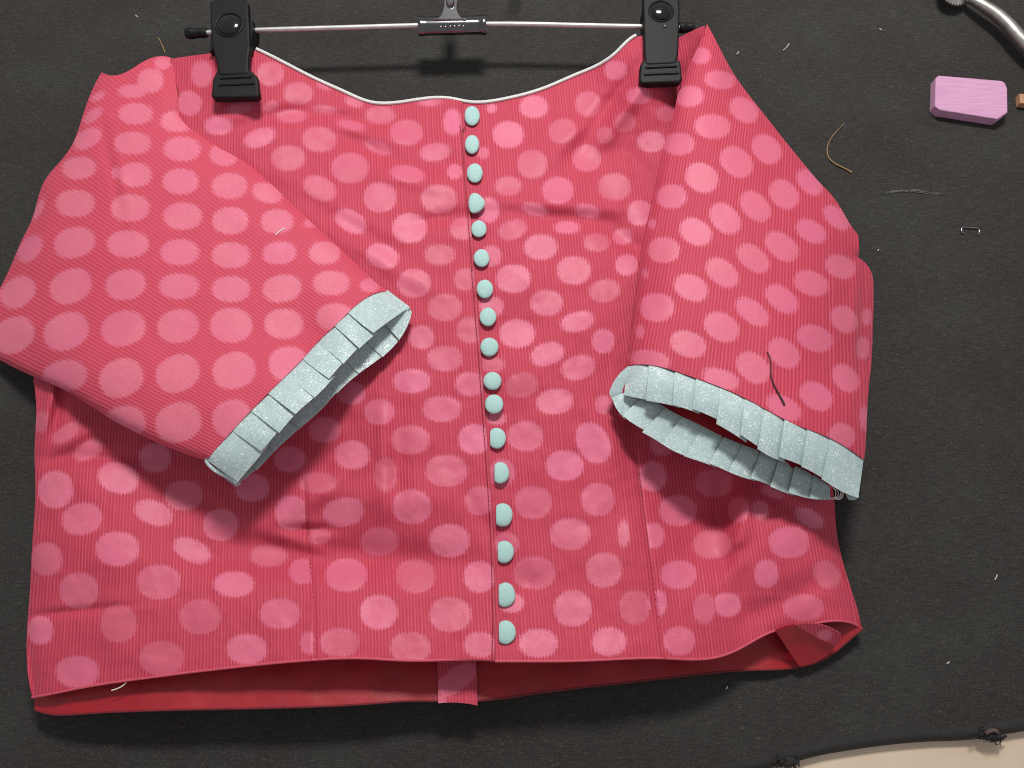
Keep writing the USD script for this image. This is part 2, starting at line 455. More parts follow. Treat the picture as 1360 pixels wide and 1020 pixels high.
# ------------------------------------------------------------------ setting: table with its black cover, floor
edge_px = [(-900, 1330), (-300, 1240), (300, 1150), (700, 1085), (900, 1048), (1000, 1028), (1053, 1016), (1093, 1005), (1159, 994), (1238, 986), (1291, 984), (1331, 979), (1360, 974), (1480, 955), (1700, 915), (2100, 840)]
E = curve(P(*np.array(edge_px, float).T, 0.0)[:, :2], 0.006)
t = np.gradient(E, axis=0)
t /= np.linalg.norm(t, axis=1, keepdims=True)
nin = np.stack([-t[:, 1], t[:, 0]], 1)                                # towards the table's middle
prof = [(0.0078, 0.0), (0.0066, 0.0002), (0.0055, 0.0005), (0.0044, 0.0006), (0.0032, 0.0004), (0.0022, -0.0003), (0.0012, -0.0014), (0.0004, -0.0028), (0.0, -0.0044), (0.0004, -0.0058), (0.0014, -0.0066)]
rows = []
for o, z in prof:
    wob = 0.0007 * (fbm(np.column_stack([E * 55, np.full(len(E), o * 90)]), 3, 3) - 0.5) if 0 < o < 0.0076 else 0
    off = 0.0016 * (fbm(np.column_stack([E * 22, np.zeros(len(E))]), 3, 9) - 0.5)[:, None] if o < 0.0076 else 0
    rows.append(np.column_stack([E + nin * (o + off), np.full(len(E), z) + wob]))
R = np.array(rows)
nr, ne = R.shape[:2]
idx = np.arange(nr * ne).reshape(nr, ne)
q = np.stack([idx[:-1, :-1], idx[1:, :-1], idx[1:, 1:], idx[:-1, 1:]], -1).reshape(-1, 4)
hem_mesh = trimesh.Trimesh(R.reshape(-1, 3), np.vstack([q[:, [0, 1, 2]], q[:, [0, 2, 3]]]), process=False)
if hem_mesh.face_normals[:200, 2].mean() < 0:
    hem_mesh.invert()
top_poly = Polygon(np.vstack([R[0][:, :2], [(1.0, R[0][-1, 1]), (1.0, 0.9), (-1.0, 0.9), (-1.0, R[0][0, 1])]]))
tv, tf = trimesh.creation.triangulate_polygon(top_poly, engine="earcut")
tm = trimesh.Trimesh(np.column_stack([tv, np.zeros(len(tv))]), tf, process=False)
if tm.face_normals[:, 2].mean() < 0:
    tm.invert()
table = thing("black_cloth", "black woven cloth spread under the blouse, its rolled hem frayed in two knots", "cloth")
obj("cloth_sheet", tm, "cloth", table, smooth=False)
obj("hem", hem_mesh, "cloth_hem", table, smooth=60)
tt = plate(shapely.box(-1.1, -0.75, 1.1, 0.95), -0.03, -0.007, 0.002)
obj("table_top", tt, "floor", kind="structure")


def tuft(cx, cy, seed, mat="cloth_hem"):
    r = np.random.default_rng(seed)
    ms = []
    c = P(cx, cy, 0.001)
    for k in range(170):
        a = r.normal(0, 1, 3) * [0.0032, 0.0012, 0.0008]
        d = r.normal(0, 1, 3) * [0.0012, 0.0009, 0.0008] + [0, -0.0006, 0]
        s = np.linspace(0, 1, 6)[:, None]
        side = r.normal(0, 0.0009, 3)
        p = c + a + d * s + side * np.sin(s * 3.1)
        ms.append(tube(p, np.linspace(0.00042, 0.0002, 6), 5))
    core = trimesh.creation.icosphere(2, 1.0)
    v = core.vertices * [0.0055, 0.0026, 0.0022]
    v = v * (0.75 + 0.5 * fbm(core.vertices * 3 + seed, 3, seed)[:, None])
    ms.append(trimesh.Trimesh(v + c, core.faces, process=False))
    return trimesh.util.concatenate(ms)


obj("frayed_knot", tuft(1046, 1011, 1), "cloth_hem", table, smooth=40)
obj("frayed_knot", tuft(1317, 976, 2), "cloth_hem", table, smooth=40)
obj("knot_thread", px_tube([(1309, 974), (1314, 971), (1320, 970), (1325, 972)], 0.0042, 0.0011, 2), "knot_brown", table)

# ------------------------------------------------------------------ blouse: heights (metres) of its layers
MM = 0.001
body_ctrl = [
    # neckline and shoulders
    (140, 100, 12), (228, 78, 17), (300, 70, 27), (308, 110, 29), (310, 150, 25), (340, 66, 25), (400, 100, 14), (490, 140, 9), (560, 135, 8), (620, 138, 10), (700, 128, 9), (780, 96, 12), (843, 50, 25), (880, 80, 29), (878, 110, 28), (939, 34, 30), (918, 44, 27), (898, 54, 24), (925, 75, 20), (912, 100, 15), (1000, 160, 14), (1100, 280, 14),
    (620, 200, 16), (500, 200, 16), (400, 180, 18), (720, 200, 16), (800, 190, 15), (860, 200, 17),
    # bust and middle
    (300, 300, 20), (450, 300, 24), (560, 300, 24), (640, 300, 22), (740, 300, 24), (830, 310, 19), (950, 330, 22), (1100, 380, 16), (1150, 400, 8),
    (120, 300, 14), (40, 400, 8), (200, 450, 22), (400, 440, 26), (560, 440, 26), (650, 440, 25), (760, 440, 28), (830, 460, 23), (950, 480, 22), (1100, 500, 17), (1150, 500, 8),
    (47, 520, 18), (100, 560, 17), (150, 590, 15), (230, 640, 13), (320, 650, 15), (420, 600, 20), (500, 560, 27), (570, 580, 29), (650, 580, 28), (760, 580, 29), (840, 560, 24), (900, 640, 13), (950, 680, 8), (920, 720, 14), (1010, 650, 21), (1060, 640, 20), (1105, 650, 10),
    # lower
    (44, 650, 18), (110, 650, 24), (180, 720, 27), (280, 730, 22), (350, 700, 19), (420, 700, 21), (480, 720, 23), (560, 690, 28), (650, 690, 29), (760, 690, 31), (840, 700, 29), (880, 720, 24), (940, 745, 19), (1000, 700, 24), (1060, 720, 24), (1112, 720, 10),
    (40, 780, 18), (110, 800, 26), (250, 800, 30), (400, 790, 31), (520, 790, 33), (650, 790, 33), (780, 790, 34), (900, 790, 30), (1000, 790, 26), (1080, 790, 22), (1136, 800, 10),
    (42, 922, 20), (120, 910, 27), (250, 893, 33), (418, 876, 41), (560, 878, 42), (655, 877, 42), (780, 876, 41), (900, 873, 35), (970, 868, 27), (1030, 838, 22), (1080, 830, 20), (1120, 825, 17), (1144, 834, 11),
]
_body = rbf(body_ctrl, 0.02)
LEFT_EDGE = [(-20, 480), (44, 505), (48, 540), (46, 600), (47, 650), (43, 720), (40, 780), (36, 830), (40, 880), (44, 935)]
DART_L = [(404, 640), (407, 680), (411, 730), (416, 790), (418, 840), (418, 876)]
DART_R = [(843, 600), (848, 630), (855, 680), (862, 730), (870, 790), (877, 840), (881, 875)]
PLACKET = [(612, 130), (614, 165), (618, 205), (621, 250), (625, 295), (628, 340), (634, 420), (639, 480), (643, 540), (647, 590), (651, 650), (655, 730), (657, 800), (657, 850), (656, 877)]
HEMLINE = [(36, 818), (130, 812), (200, 797), (320, 795), (480, 787), (640, 789), (760, 783), (900, 791), (1040, 788), (1140, 790)]
FOLDS = [  # x, y, length, width, angle, height in mm
    (815, 135, 60, 9, -52, -3.0), (838, 130, 60, 9, -56, 2.6), (790, 205, 26, 16, -20, -2.2), (770, 175, 30, 10, -40, 1.5),
    (745, 290, 55, 9, 4, -1.8), (745, 272, 60, 9, 4, 1.2), (830, 318, 30, 10, 35, -2.2), (860, 250, 60, 12, 70, -1.5),
    (430, 155, 60, 7, 6, -1.6), (470, 172, 50, 6, 14, 1.1), (510, 205, 40, 8, 22, -1.4), (545, 240, 45, 8, 10, 1.1), (350, 160, 50, 8, -18, -1.3), (590, 290, 30, 7, -8, -1.6),
    (425, 262, 60, 10, 28, 1.0), (470, 300, 60, 10, 30, -1.0), (505, 345, 60, 9, 30, 1.1), (590, 215, 26, 9, -10, -1.2),
    (500, 742, 80, 18, 4, -4.5), (500, 662, 80, 20, 4, 2.6), (320, 742, 60, 16, 6, -2.6), (412, 703, 24, 5, 0, -2.0), (400, 722, 30, 6, 18, 1.4), (350, 722, 60, 12, 8, -2.0),
    (420, 655, 60, 14, -35, 2.0), (510, 600, 9, 60, 0, 1.6), (528, 610, 9, 70, 0, -1.2), (640, 690, 40, 8, 55, -1.0),
    (66, 535, 5, 26, 12, 1.8), (78, 540, 5, 30, 12, -1.6), (90, 600, 26, 9, -35, -2.0), (105, 580, 30, 7, -38, 1.8), (60, 625, 12, 30, 20, -1.6), (120, 608, 46, 7, 0, -1.6),
    (985, 690, 10, 44, 12, 3.0), (962, 665, 12, 40, 5, -2.2), (972, 740, 18, 7, -35, -1.8), (1068, 680, 40, 8, 30, -2.2), (1052, 664, 40, 8, 30, 1.5), (1050, 790, 60, 12, -28, -1.4), (985, 800, 14, 40, -18, -1.5),
    (100, 812, 55, 4, -6, -1.2), (840, 560, 14, 44, 6, -2.5), (815, 600, 16, 55, 12, 1.6), (700, 775, 14, 12, 0, -1.2), (790, 560, 60, 10, 60, 1.2), (835, 690, 12, 60, -8, 1.2), (1100, 775, 28, 9, 60, 1.5),
]


def wrinkle(X, Y, amp=0.45, seed=0):
    q = np.stack([X / 62.0, Y / 62.0, np.zeros_like(X)], -1)
    return amp * 2 * (fbm(q, 4, seed) - 0.5)


def zbody(X, Y):
    z = _body(X, Y)
    for f in FOLDS:
        z = z + 2.0 * gauss(X, Y, *f)
    z = z + wrinkle(X, Y, 2.3, 5)
    for line, side in ((DART_L, 1), (DART_R, 1)):
        d = edge_dist(line, X, Y)
        z = z - 1.7 * np.exp(-(d / 2.4) ** 2) + 0.8 * np.exp(-(d / 14.0) ** 2)
    ym = np.interp(X, [p[0] for p in HEMLINE], [p[1] for p in HEMLINE])
    z = z + 0.5 / (1 + np.exp(-(Y - ym) / 1.6))
    d = edge_dist(LEFT_EDGE[1:], X, Y)
    z = z - 4.0 * np.exp(-d / 9.0)
    d = edge_dist([(1104, 650), (1110, 700), (1118, 740), (1130, 780), (1140, 810), (1145, 833)], X, Y)
    z = z - 5.0 * np.exp(-d / 9.0)
    return np.maximum(z, 1.5) * MM


def px_of(line):
    a = np.array(line, float)
    return lambda X, Y: X - np.interp(Y, a[:, 1], a[:, 0])


CLIP = {"L": px_of(DART_L), "R": px_of(DART_R), "P": px_of(PLACKET)}

LEFT_DOTS = [
    (290, 167, 20, 13), (345, 183, 23, 13, -20), (383, 210, 24, 18), (387, 154, 22, 10), (424, 185, 24, 18, 5), (319, 143, 19, 9, -10), (359, 141, 13, 7, -20), (396, 124, 21, 16), (432, 145, 19, 6, 5), (466, 166, 22, 7, 12),
    (505, 153, 21, 13), (502, 195, 21, 10, 25), (465, 223, 26, 21), (425, 250, 24, 16, 25), (505, 262, 23, 21), (466, 294, 24, 15, 30), (251, 137, 18, 17, 30), (268, 98, 15, 19), (359, 98, 19, 17), (430, 113, 12, 7, 25), (470, 135, 14, 8, 20),
    (540, 176, 23, 18), (578, 202, 22, 13, -8), (601, 162, 13, 19), (604, 228, 11, 11), (541, 231, 25, 12, 10), (583, 264, 25, 20), (544, 303, 24, 21), (615, 304, 18, 16), (508, 340, 23, 17, 20), (584, 338, 22, 15), (570, 135, 18, 7),
    (550, 376, 23, 20), (618, 371, 16, 16), (591, 408, 24, 19), (560, 448, 18, 17), (624, 438, 18, 19), (591, 476, 25, 18), (547, 506, 26, 17), (624, 510, 21, 17), (587, 543, 27, 18), (545, 584, 27, 20), (630, 583, 22, 21),
    (593, 625, 29, 22), (504, 547, 21, 18), (512, 630, 16, 24), (547, 673, 27, 24), (456, 680, 29, 20, -10), (422, 641, 27, 15), (637, 665, 20, 20), (468, 604, 24, 20), (387, 681, 22, 24, 0, "LL"), (466, 522, 20, 16), (431, 571, 22, 18), (423, 712, 18, 11, 0, "RL"),
    (504, 719, 26, 20), (597, 718, 28, 23), (460, 764, 29, 23), (552, 765, 27, 24), (637, 766, 22, 22), (503, 813, 26, 24), (598, 816, 29, 24), (451, 853, 27, 20), (545, 860, 28, 22), (637, 856, 22, 18),
    (402, 759, 19, 18, 0, "LL"), (372, 815, 28, 21), (412, 854, 14, 16, 0, "LL"), (88, 575, 23, 11, -35), (117, 598, 22, 13, -30), (74, 650, 24, 26), (157, 635, 29, 21, 15), (109, 689, 28, 22, -15), (204, 681, 28, 17, 20),
    (206, 608, 22, 20), (244, 658, 26, 21), (293, 697, 24, 22), (62, 742, 22, 23), (156, 729, 30, 24), (255, 731, 28, 16, 25), (105, 784, 27, 25), (211, 773, 30, 24), (311, 776, 28, 18), (158, 828, 25, 26), (266, 819, 29, 24),
    (54, 837, 18, 20), (103, 892, 30, 22), (215, 874, 31, 24), (328, 862, 28, 21), (357, 738, 26, 16), (335, 648, 24, 19), (372, 900, 20, 9), (385, 610, 22, 18), (300, 590, 22, 18), (55, 560, 10, 16, 10),
    (480, 440, 22, 18), (440, 400, 22, 18), (510, 420, 16, 15)]
RIGHT_DOTS = [
    (675, 179, 22, 19), (707, 218, 21, 20), (709, 142, 20, 16), (747, 174, 20, 17, -20), (781, 138, 18, 18), (675, 247, 19, 14), (741, 253, 22, 19), (779, 210, 20, 19), (816, 248, 23, 19), (710, 278, 19, 9, 15), (780, 280, 18, 10, 10),
    (848, 127, 18, 12), (803, 179, 12, 12), (830, 162, 15, 14), (865, 188, 20, 15), (885, 151, 16, 11), (849, 283, 17, 18), (649, 279, 15, 18), (642, 203, 9, 9), (653, 144, 8, 7), (818, 93, 16, 14),
    (681, 305, 21, 14, -20), (718, 328, 24, 18), (753, 302, 19, 9), (792, 322, 19, 13), (762, 359, 24, 20), (682, 370, 24, 20), (832, 352, 16, 15), (803, 386, 22, 16, -8), (726, 402, 23, 18), (687, 443, 25, 20), (767, 427, 24, 14, -15),
    (653, 407, 17, 14), (801, 453, 16, 17), (727, 470, 24, 16, -18), (653, 340, 14, 15), (655, 484, 17, 11), (827, 314, 14, 12), (693, 511, 23, 17, -10), (768, 488, 24, 17, -15), (737, 533, 26, 18, -8), (698, 579, 25, 21), (750, 618, 26, 21),
    (788, 588, 30, 22, 60), (708, 667, 26, 23), (794, 663, 23, 23), (867, 633, 19, 21, 0, "RR"), (801, 537, 12, 14), (900, 678, 26, 21), (667, 628, 18, 20), (660, 555, 14, 10), (757, 709, 28, 22), (710, 761, 29, 23), (802, 757, 25, 24),
    (761, 808, 26, 25), (843, 806, 21, 24, 0, "LR"), (715, 854, 27, 20), (809, 852, 24, 20), (828, 709, 9, 20), (868, 711, 15, 18, 0, "RR"), (901, 763, 25, 20), (902, 851, 22, 20), (876, 801, 10, 18, 0, "RR"), (673, 722, 17, 16), (680, 801, 17, 14),
    (948, 642, 27, 19), (981, 677, 15, 18), (946, 723, 27, 20), (1048, 720, 28, 22), (1027, 654, 18, 9, 15), (1075, 688, 22, 12, 30), (935, 808, 15, 22), (966, 803, 19, 17), (1098, 763, 17, 21, -35), (1067, 807, 28, 19), (1018, 762, 17, 20), (1010, 677, 12, 14),
    (880, 590, 18, 16), (990, 600, 20, 16)]


def ribs_body(X, Y):
    w = P(X, Y, 0.025)
    return (w[:, 0] * 30 + w[:, 1] * 2.3) / 30.1 / 0.00178


GRID = 3.2
blouse = thing("blouse", "pink polka dot blouse with mint buttons and pleated sleeve cuffs", "blouse", loc=P(600, 500, 0.0))


def cloth_part(name, sections, zf, dots, ribf, parent=blouse, step=GRID, thick=0.0008, mat="brocade", **kw):
    ol = outline(sections, step)
    v, f, n, X, Y = sheet(ol, zf, step, thick)
    return obj(name, (v, f), mat, parent, attrs={"dot": dot_field(dots, X, Y, CLIP) if dots is not None else np.full(len(X), 40.0), "rib": ribf(X, Y), "tone": dot_tone(dots, X, Y) if name != "sleeve" else 0.62 + 0.16 * (dot_tone(dots, X, Y) - 0.5)}, normals=n, **kw)


NECK_L = [(340, 67), (375, 84), (420, 107), (460, 125), (492, 137), (530, 137), (575, 131), (600, 132), (614, 135)]
HEM_L = [(656, 877), (600, 876), (540, 877), (480, 874), (418, 876), (380, 879), (320, 885), (250, 893), (188, 901), (120, 911), (80, 919), (43, 926)]
SIDE_L = [(43, 926), (36, 840), (40, 780), (43, 720), (47, 650), (46, 600), (48, 540), (44, 505)]

PLK = np.array(PLACKET, float)


def zleft(X, Y):
    # the button edge of the left panel lies on top of the right panel
    d = np.interp(Y, PLK[:, 1], PLK[:, 0]) - X
    return zbody(X, Y) + MM * (2.0 * np.exp(-np.maximum(d, 0) / 22.0) - 0.45 * np.exp(-((d - 5) / 1.3) ** 2))


cloth_part("front_panel", [NECK_L, [(614, 135)] + PLACKET[1:], HEM_L, SIDE_L, [(44, 505), (70, 420), (110, 300), (150, 180), (190, 110), (228, 78)], [(228, 78), (262, 73), (300, 69), (340, 67)]],
           zleft, LEFT_DOTS, ribs_body)
NECK_R = [(600, 133), (618, 137), (672, 132), (723, 118), (763, 101), (797, 86), (818, 71), (838, 52), (846, 49)]
HEM_R = [(1144, 834), (1121, 825), (1070, 830), (1027, 838), (1002, 850), (972, 866), (950, 873), (882, 874), (780, 877), (700, 878), (645, 877)]
SIDE_R = [(1090, 560), (1100, 620), (1108, 665), (1111, 705), (1118, 740), (1129, 778), (1139, 810), (1144, 834)]
cloth_part("front_panel", [NECK_R, [(846, 49), (880, 47), (897, 53)], [(897, 53), (915, 43), (936, 34)], [(936, 34), (955, 110), (1010, 200), (1060, 330), (1085, 450), (1090, 560)], SIDE_R, HEM_R, [(645, 877)] + [(x - 12, y) for x, y in PLACKET[::-1][1:-1]] + [(600, 133)]],
           zbody, RIGHT_DOTS, ribs_body)

# back panel: its red lining shows in the hem's opening
back_ctrl = [(45, 944, 12), (110, 948, 20), (220, 943, 24), (400, 939, 24), (500, 934, 23), (635, 931, 20), (700, 922, 17), (780, 913, 14), (890, 900, 10), (1000, 890, 7), (1060, 887, 6), (1095, 876, 6), (1120, 857, 8), (1145, 837, 10),
             (45, 800, 7), (300, 860, 17), (600, 860, 15), (900, 840, 6), (1060, 850, 5), (1125, 830, 9), (100, 600, 5), (300, 650, 5), (600, 650, 5), (900, 650, 4), (1050, 700, 4), (300, 300, 4), (600, 300, 4), (900, 300, 4), (1000, 500, 4), (200, 150, 6), (600, 150, 3), (850, 100, 6)]
_back = rbf(back_ctrl, 0.02)
zback = lambda X, Y: np.maximum(_back(X, Y) + wrinkle(X, Y, 0.8, 11) - 3.0 * np.exp(-(((X - 1062) * 0.55 + (Y - 886) * -0.0) / 9.0) ** 2) * (Y > 700), 1.2) * MM
BACK_HEM = [(1145, 836), (1121, 856), (1095, 875), (1061, 886), (993, 890), (887, 900), (780, 912), (703, 922), (640, 930), (539, 931), (497, 934), (400, 939), (219, 943), (107, 948), (60, 947), (46, 942)]
back = cloth_part("back_panel", [BACK_HEM, [(46, 942), (45, 880), (49, 780), (54, 650), (56, 540)], [(56, 540), (84, 420), (120, 300), (170, 170), (235, 84)], [(235, 84), (300, 76), (345, 74)], [(345, 74), (420, 116), (492, 146), (600, 142), (672, 140), (763, 110), (846, 56)], [(846, 56), (900, 54)], [(900, 54), (1000, 200), (1055, 330), (1080, 450), (1090, 600), (1105, 700), (1125, 775), (1145, 836)]],
                  zback, None, ribs_body, step=6.0, mat="lining", label="red satin lining of the blouse back showing below the hem")
obj("hem_edge", px_tube(BACK_HEM, lambda X, Y: zback(X, Y) - 0.0003, 0.0006, 5, 6), "thread_red", back)
# back fastening flap and the folded corner at the right side seam
zfl = lambda X, Y: zback(X, Y) + 0.0022 + 0.0006 * np.sin(X / 7.0)
cloth_part("fastening_flap", [[(578, 850), (632, 850)], [(632, 850), (633, 900), (634, 937)], [(634, 937), (600, 933), (582, 934)], [(582, 934), (581, 890), (578, 850)]], zfl, [(606, 903, 34, 16, -35), (584, 930, 10, 8)], ribs_body, step=3.0,
           label="pink fastening flap of the blouse back hanging below the front hem")
_fc = rbf([(1028, 838, 24), (1070, 828, 25), (1112, 842, 19), (1108, 858, 12), (1062, 886, 7.6), (1092, 876, 7.6), (1045, 862, 14)])
zfacing = lambda X, Y: _fc(X, Y) * MM
cloth_part("side_facing", [[(1030, 838), (1070, 829), (1114, 842)], [(1114, 842), (1109, 857), (1098, 871)], [(1098, 871), (1080, 881), (1062, 885)], [(1062, 885), (1046, 862), (1030, 838)]], zfacing, None, ribs_body, step=4.0, mat="lining")
cloth_part("folded_seam", [[(1056, 830), (1090, 830), (1117, 842)], [(1117, 842), (1114, 853), (1109, 858)], [(1109, 858), (1086, 847), (1056, 830)]], lambda X, Y: zfacing(X, Y) + 0.0018, [(1096, 843, 11, 8)], ribs_body, step=3.0)

for ln in (HEM_L, HEM_R[:-1] + [(657.5, 878)]):
    obj("hem_fold", px_tube(ln, lambda X, Y: zbody(X, Y) - 0.0005, 0.0007, 5, 8), "hem_fold", blouse)

# white neckline piping
for ln, zf, dz in ((NECK_L, zleft, 0.0004), ([(614, 135.5)] + NECK_R[2:], zbody, 0.0004)):
    pass
NECK = [(340, 65), (375, 82), (420, 105), (460, 123), (492, 135.5), (530, 136), (575, 130), (600, 131), (620, 135), (672, 131), (723, 117), (763, 100), (797, 85), (818, 70), (838, 51), (845, 47)]
obj("neckline_piping", px_tube(NECK, lambda X, Y: zbody(X, Y + 2) + 0.0005, 0.00115, 4, 8), "piping", blouse)

# stitched line on the button edge
st = curve([(x - 3.0, y) for x, y in PLACKET[1:]], 5.5)
ms = []
for a, b in zip(st[:-1:1], st[1::1]):
    s = np.linspace(0.1, 0.85, 4)
    p = a + (b - a) * s[:, None]
    ms.append(tube(P(p[:, 0], p[:, 1], zleft(p[:, 0], p[:, 1]) + 0.00005), 0.00026, 5))
obj("edge_stitching", trimesh.util.concatenate(ms), "thread_red", blouse, kind="stuff")

for ln, w in ((DART_L, (0.0002, 0.0003)), (DART_R, (0.00022, 0.00042))):
    lc = curve(ln, 4.0)
    zf_ = zleft if ln is DART_L else zbody
    obj("dart_seam", tube(P(lc[:, 0], lc[:, 1], zf_(lc[:, 0], lc[:, 1]) + 0.00004), np.interp(np.linspace(0, 1, len(lc)), [0, 0.15, 1], [0.0001, w[1], w[0]]), 6), "thread_red", blouse)
sm = curve([(227, 80), (230, 95), (234, 112), (238, 128)], 3.0)
obj("shoulder_seam", tube(P(sm[:, 0], sm[:, 1], zbody(sm[:, 0], sm[:, 1]) + 0.0002), 0.00022, 6), "thread_red", blouse)

# ---------------- buttons
BUTTONS = [(627, 154, 10.2, 13), (627, 192, 9.6, 12.6), (630.5, 230, 10.6, 13), (633, 270, 11, 13), (636, 304, 10.2, 11.2), (639.5, 343, 10.5, 12), (644, 384, 11, 12.5), (648, 421, 11, 12.5), (650, 461, 12, 12.5), (654, 506, 12, 12), (656, 537, 12.3, 13), (660, 582, 12, 14), (664.5, 628, 12, 14.5), (667.5, 684, 13.5, 15.5), (669.5, 733, 13, 15), (671, 790, 13.5, 16.5), (671.5, 840, 13.8, 16)]
for i, (x, y, rx, ry) in enumerate(BUTTONS):
    ico = trimesh.creation.icosphere(3, 1.0)
    u = np.array(ico.vertices)
    wob = 1 + 0.05 * (fbm(u * 1.4 + i * 3.7, 3, 30 + i)[:, None] - 0.5) * 2
    u = u * wob
    u[:, :2] *= (np.abs(u[:, :2]).max() ** 0)
    z0 = zbody(np.array([x]), np.array([y]))[0] + 0.0012
    c = P(x, y, z0 + 0.0015)
    ax = P(x + rx, y, z0 + 0.0015) - c
    ay = P(x, y - ry, z0 + 0.0015) - c
    hgt = 0.38 * np.linalg.norm(ax)
    uz = np.sign(u[:, 2]) * np.abs(u[:, 2]) ** 0.9
    rim = 0.72 if i == 3 else 1.0
    if i == 3:                                        # the fourth button sits pinched and turned
        u[:, 1] *= 1 - 0.28 * u[:, 0]
    if i >= 11:                                       # tucked under the edge of the left panel
        lim = -0.62 if i > 11 else -0.75
        u[:, 0] = np.where(u[:, 0] < lim, lim + (u[:, 0] - lim) * 0.12, u[:, 0])
    tilt = random.uniform(-0.18, 0.18), random.uniform(-0.22, 0.1)
    v = c + u[:, :1] * ax + u[:, 1:2] * ay + np.outer(np.where(uz > 0, uz * hgt, uz * 0.0018) + (u[:, 0] * tilt[0] + u[:, 1] * tilt[1]) * hgt * 0.5, [0, 0, 1])
    obj("button", trimesh.Trimesh(v, ico.faces, process=False), "button", blouse, smooth=True)
obj("button_thread", px_tube([(619, 166), (616, 171), (614, 175)], lambda X, Y: zleft(X, Y) + 0.0006, 0.0003, 2, 5), "black_thread", blouse)

# ---------------- left sleeve
FOLD_L = [(236, 128), (241, 152), (256, 165), (282, 184), (328, 217), (383, 266), (423, 304), (465, 343), (500, 376), (517, 389)]
UNDER_L = [(271, 611), (221, 593), (176, 572), (132, 547), (88, 519), (42, 499), (0, 478), (-10, 472)]
OUTER_L = [(-10, 472), (-14, 430), (-8, 400), (0, 383), (15, 352), (29, 319), (44, 287), (50, 265), (60, 239), (82, 212), (97, 190), (107, 163), (117, 133), (126, 112), (135, 96)]
TOP_L = [(135, 96), (154, 100), (176, 91), (192, 81), (221, 75), (229, 78)]
CUFF_L_UP = [(274, 611), (311, 569), (358, 520), (405, 473), (428, 448), (446, 431), (472, 406), (499, 389), (517, 387)]
CUFF_L_LOW = [(316, 640), (349, 601), (372, 573), (399, 543), (422, 523), (443, 500), (463, 477), (487, 453), (512, 433), (546, 409)]
sleeveL_ctrl = [(135, 96, 18), (200, 85, 19), (229, 78, 17), (234, 110, 20), (240, 150, 23), (290, 190, 25), (383, 266, 31), (465, 343, 35), (517, 388, 38),
                (150, 160, 26), (200, 170, 28), (110, 165, 22), (80, 215, 20), (130, 240, 30), (200, 260, 34), (280, 260, 34), (50, 265, 17), (15, 352, 14), (-10, 430, 13), (60, 350, 26), (130, 350, 36), (230, 350, 41), (340, 350, 40), (430, 370, 41),
                (30, 430, 24), (100, 430, 36), (200, 440, 45), (320, 440, 47), (420, 440, 46), (0, 478, 16), (42, 499, 24), (132, 547, 42), (200, 583, 50), (271, 611, 54), (110, 490, 42), (200, 520, 52), (290, 540, 58), (358, 520, 58), (446, 431, 50)]
_sL = rbf(sleeveL_ctrl, 0.02)


def zsleeveL(X, Y):
    z = _sL(X, Y) + wrinkle(X, Y, 0.9, 21)
    for f in [(150, 225, 40, 6, 78, -1.2), (160, 235, 40, 6, 78, 1.0), (130, 140, 30, 8, -35, -1.5), (112, 175, 34, 8, -42, 1.4), (205, 115, 30, 14, 60, 1.2), (60, 300, 60, 14, -62, 1.2), (330, 300, 100, 16, 42, 0.9)]:
        z = z + gauss(X, Y, *f)
    d = edge_dist(FOLD_L[1:], X, Y)
    z = z - 6.0 * np.exp(-d / 7.0)
    d = edge_dist(UNDER_L, X, Y)
    z = z - 5.0 * np.exp(-d / 5.0)
    d = edge_dist(OUTER_L[3:], X, Y)
    z = z - 5.0 * np.exp(-d / 9.0)
    return np.maximum(z, 2) * MM


SLEEVE_L_DOTS = [
    (176, 121, 21, 10), (180, 151, 24, 15), (176, 190, 26, 16), (180, 232, 23, 17), (154, 229, 7, 9), (105, 223, 24, 16, -5), (116, 184, 22, 13, -30), (124, 153, 17, 8, -40), (130, 128, 12, 6, -30), (236, 161, 24, 15), (242, 198, 26, 17), (240, 241, 25, 18),
    (100, 270, 27, 19), (173, 276, 27, 19), (243, 287, 27, 19), (99, 322, 29, 21, -15), (170, 324, 29, 19), (239, 335, 27, 18), (94, 380, 30, 23, -25), (167, 378, 28, 21, -10), (238, 380, 28, 18), (88, 440, 32, 25, -25), (164, 436, 31, 24, -15),
    (237, 433, 29, 23, -10), (40, 330, 22, 14, -50), (24, 388, 26, 20, -35), (18, 445, 30, 24, -30), (51, 278, 16, 6, -65), (200, 107, 18, 17), (216, 84, 12, 9), (297, 206, 20, 15, 10), (86, 499, 31, 22, -10), (161, 502, 31, 26, -25), (236, 496, 31, 25, -25),
    (165, 562, 30, 24, -10), (237, 561, 32, 27, -20), (305, 247, 25, 18), (355, 256, 22, 14, 15), (306, 293, 25, 19), (368, 294, 23, 17), (307, 339, 27, 18), (371, 336, 24, 16, -5), (431, 336, 22, 16), (412, 296, 10, 7), (307, 384, 27, 18), (375, 383, 27, 19, -10),
    (440, 376, 26, 17), (307, 432, 29, 24), (377, 430, 27, 21), (445, 421, 26, 19), (311, 492, 30, 25, -15), (383, 483, 27, 24), (491, 379, 14, 10), (309, 556, 28, 26, -20)]


def ribs_sl(X, Y):
    return np.arctan2(Y - 1182, X - 1437) * 1250 / 4.1


sleeve = cloth_part("sleeve", [TOP_L, [(229, 78), (232, 100), (236, 128)], FOLD_L, CUFF_L_UP[::-1], UNDER_L, OUTER_L], zsleeveL, SLEEVE_L_DOTS, ribs_sl, mat="brocade_soft")
# its underside
def inset(poly, d):
    q = Polygon(poly).buffer(0).buffer(-d).simplify(0.8)
    q = max(getattr(q, "geoms", [q]), key=lambda g: g.area)
    return np.array(q.exterior.coords)[:-1]


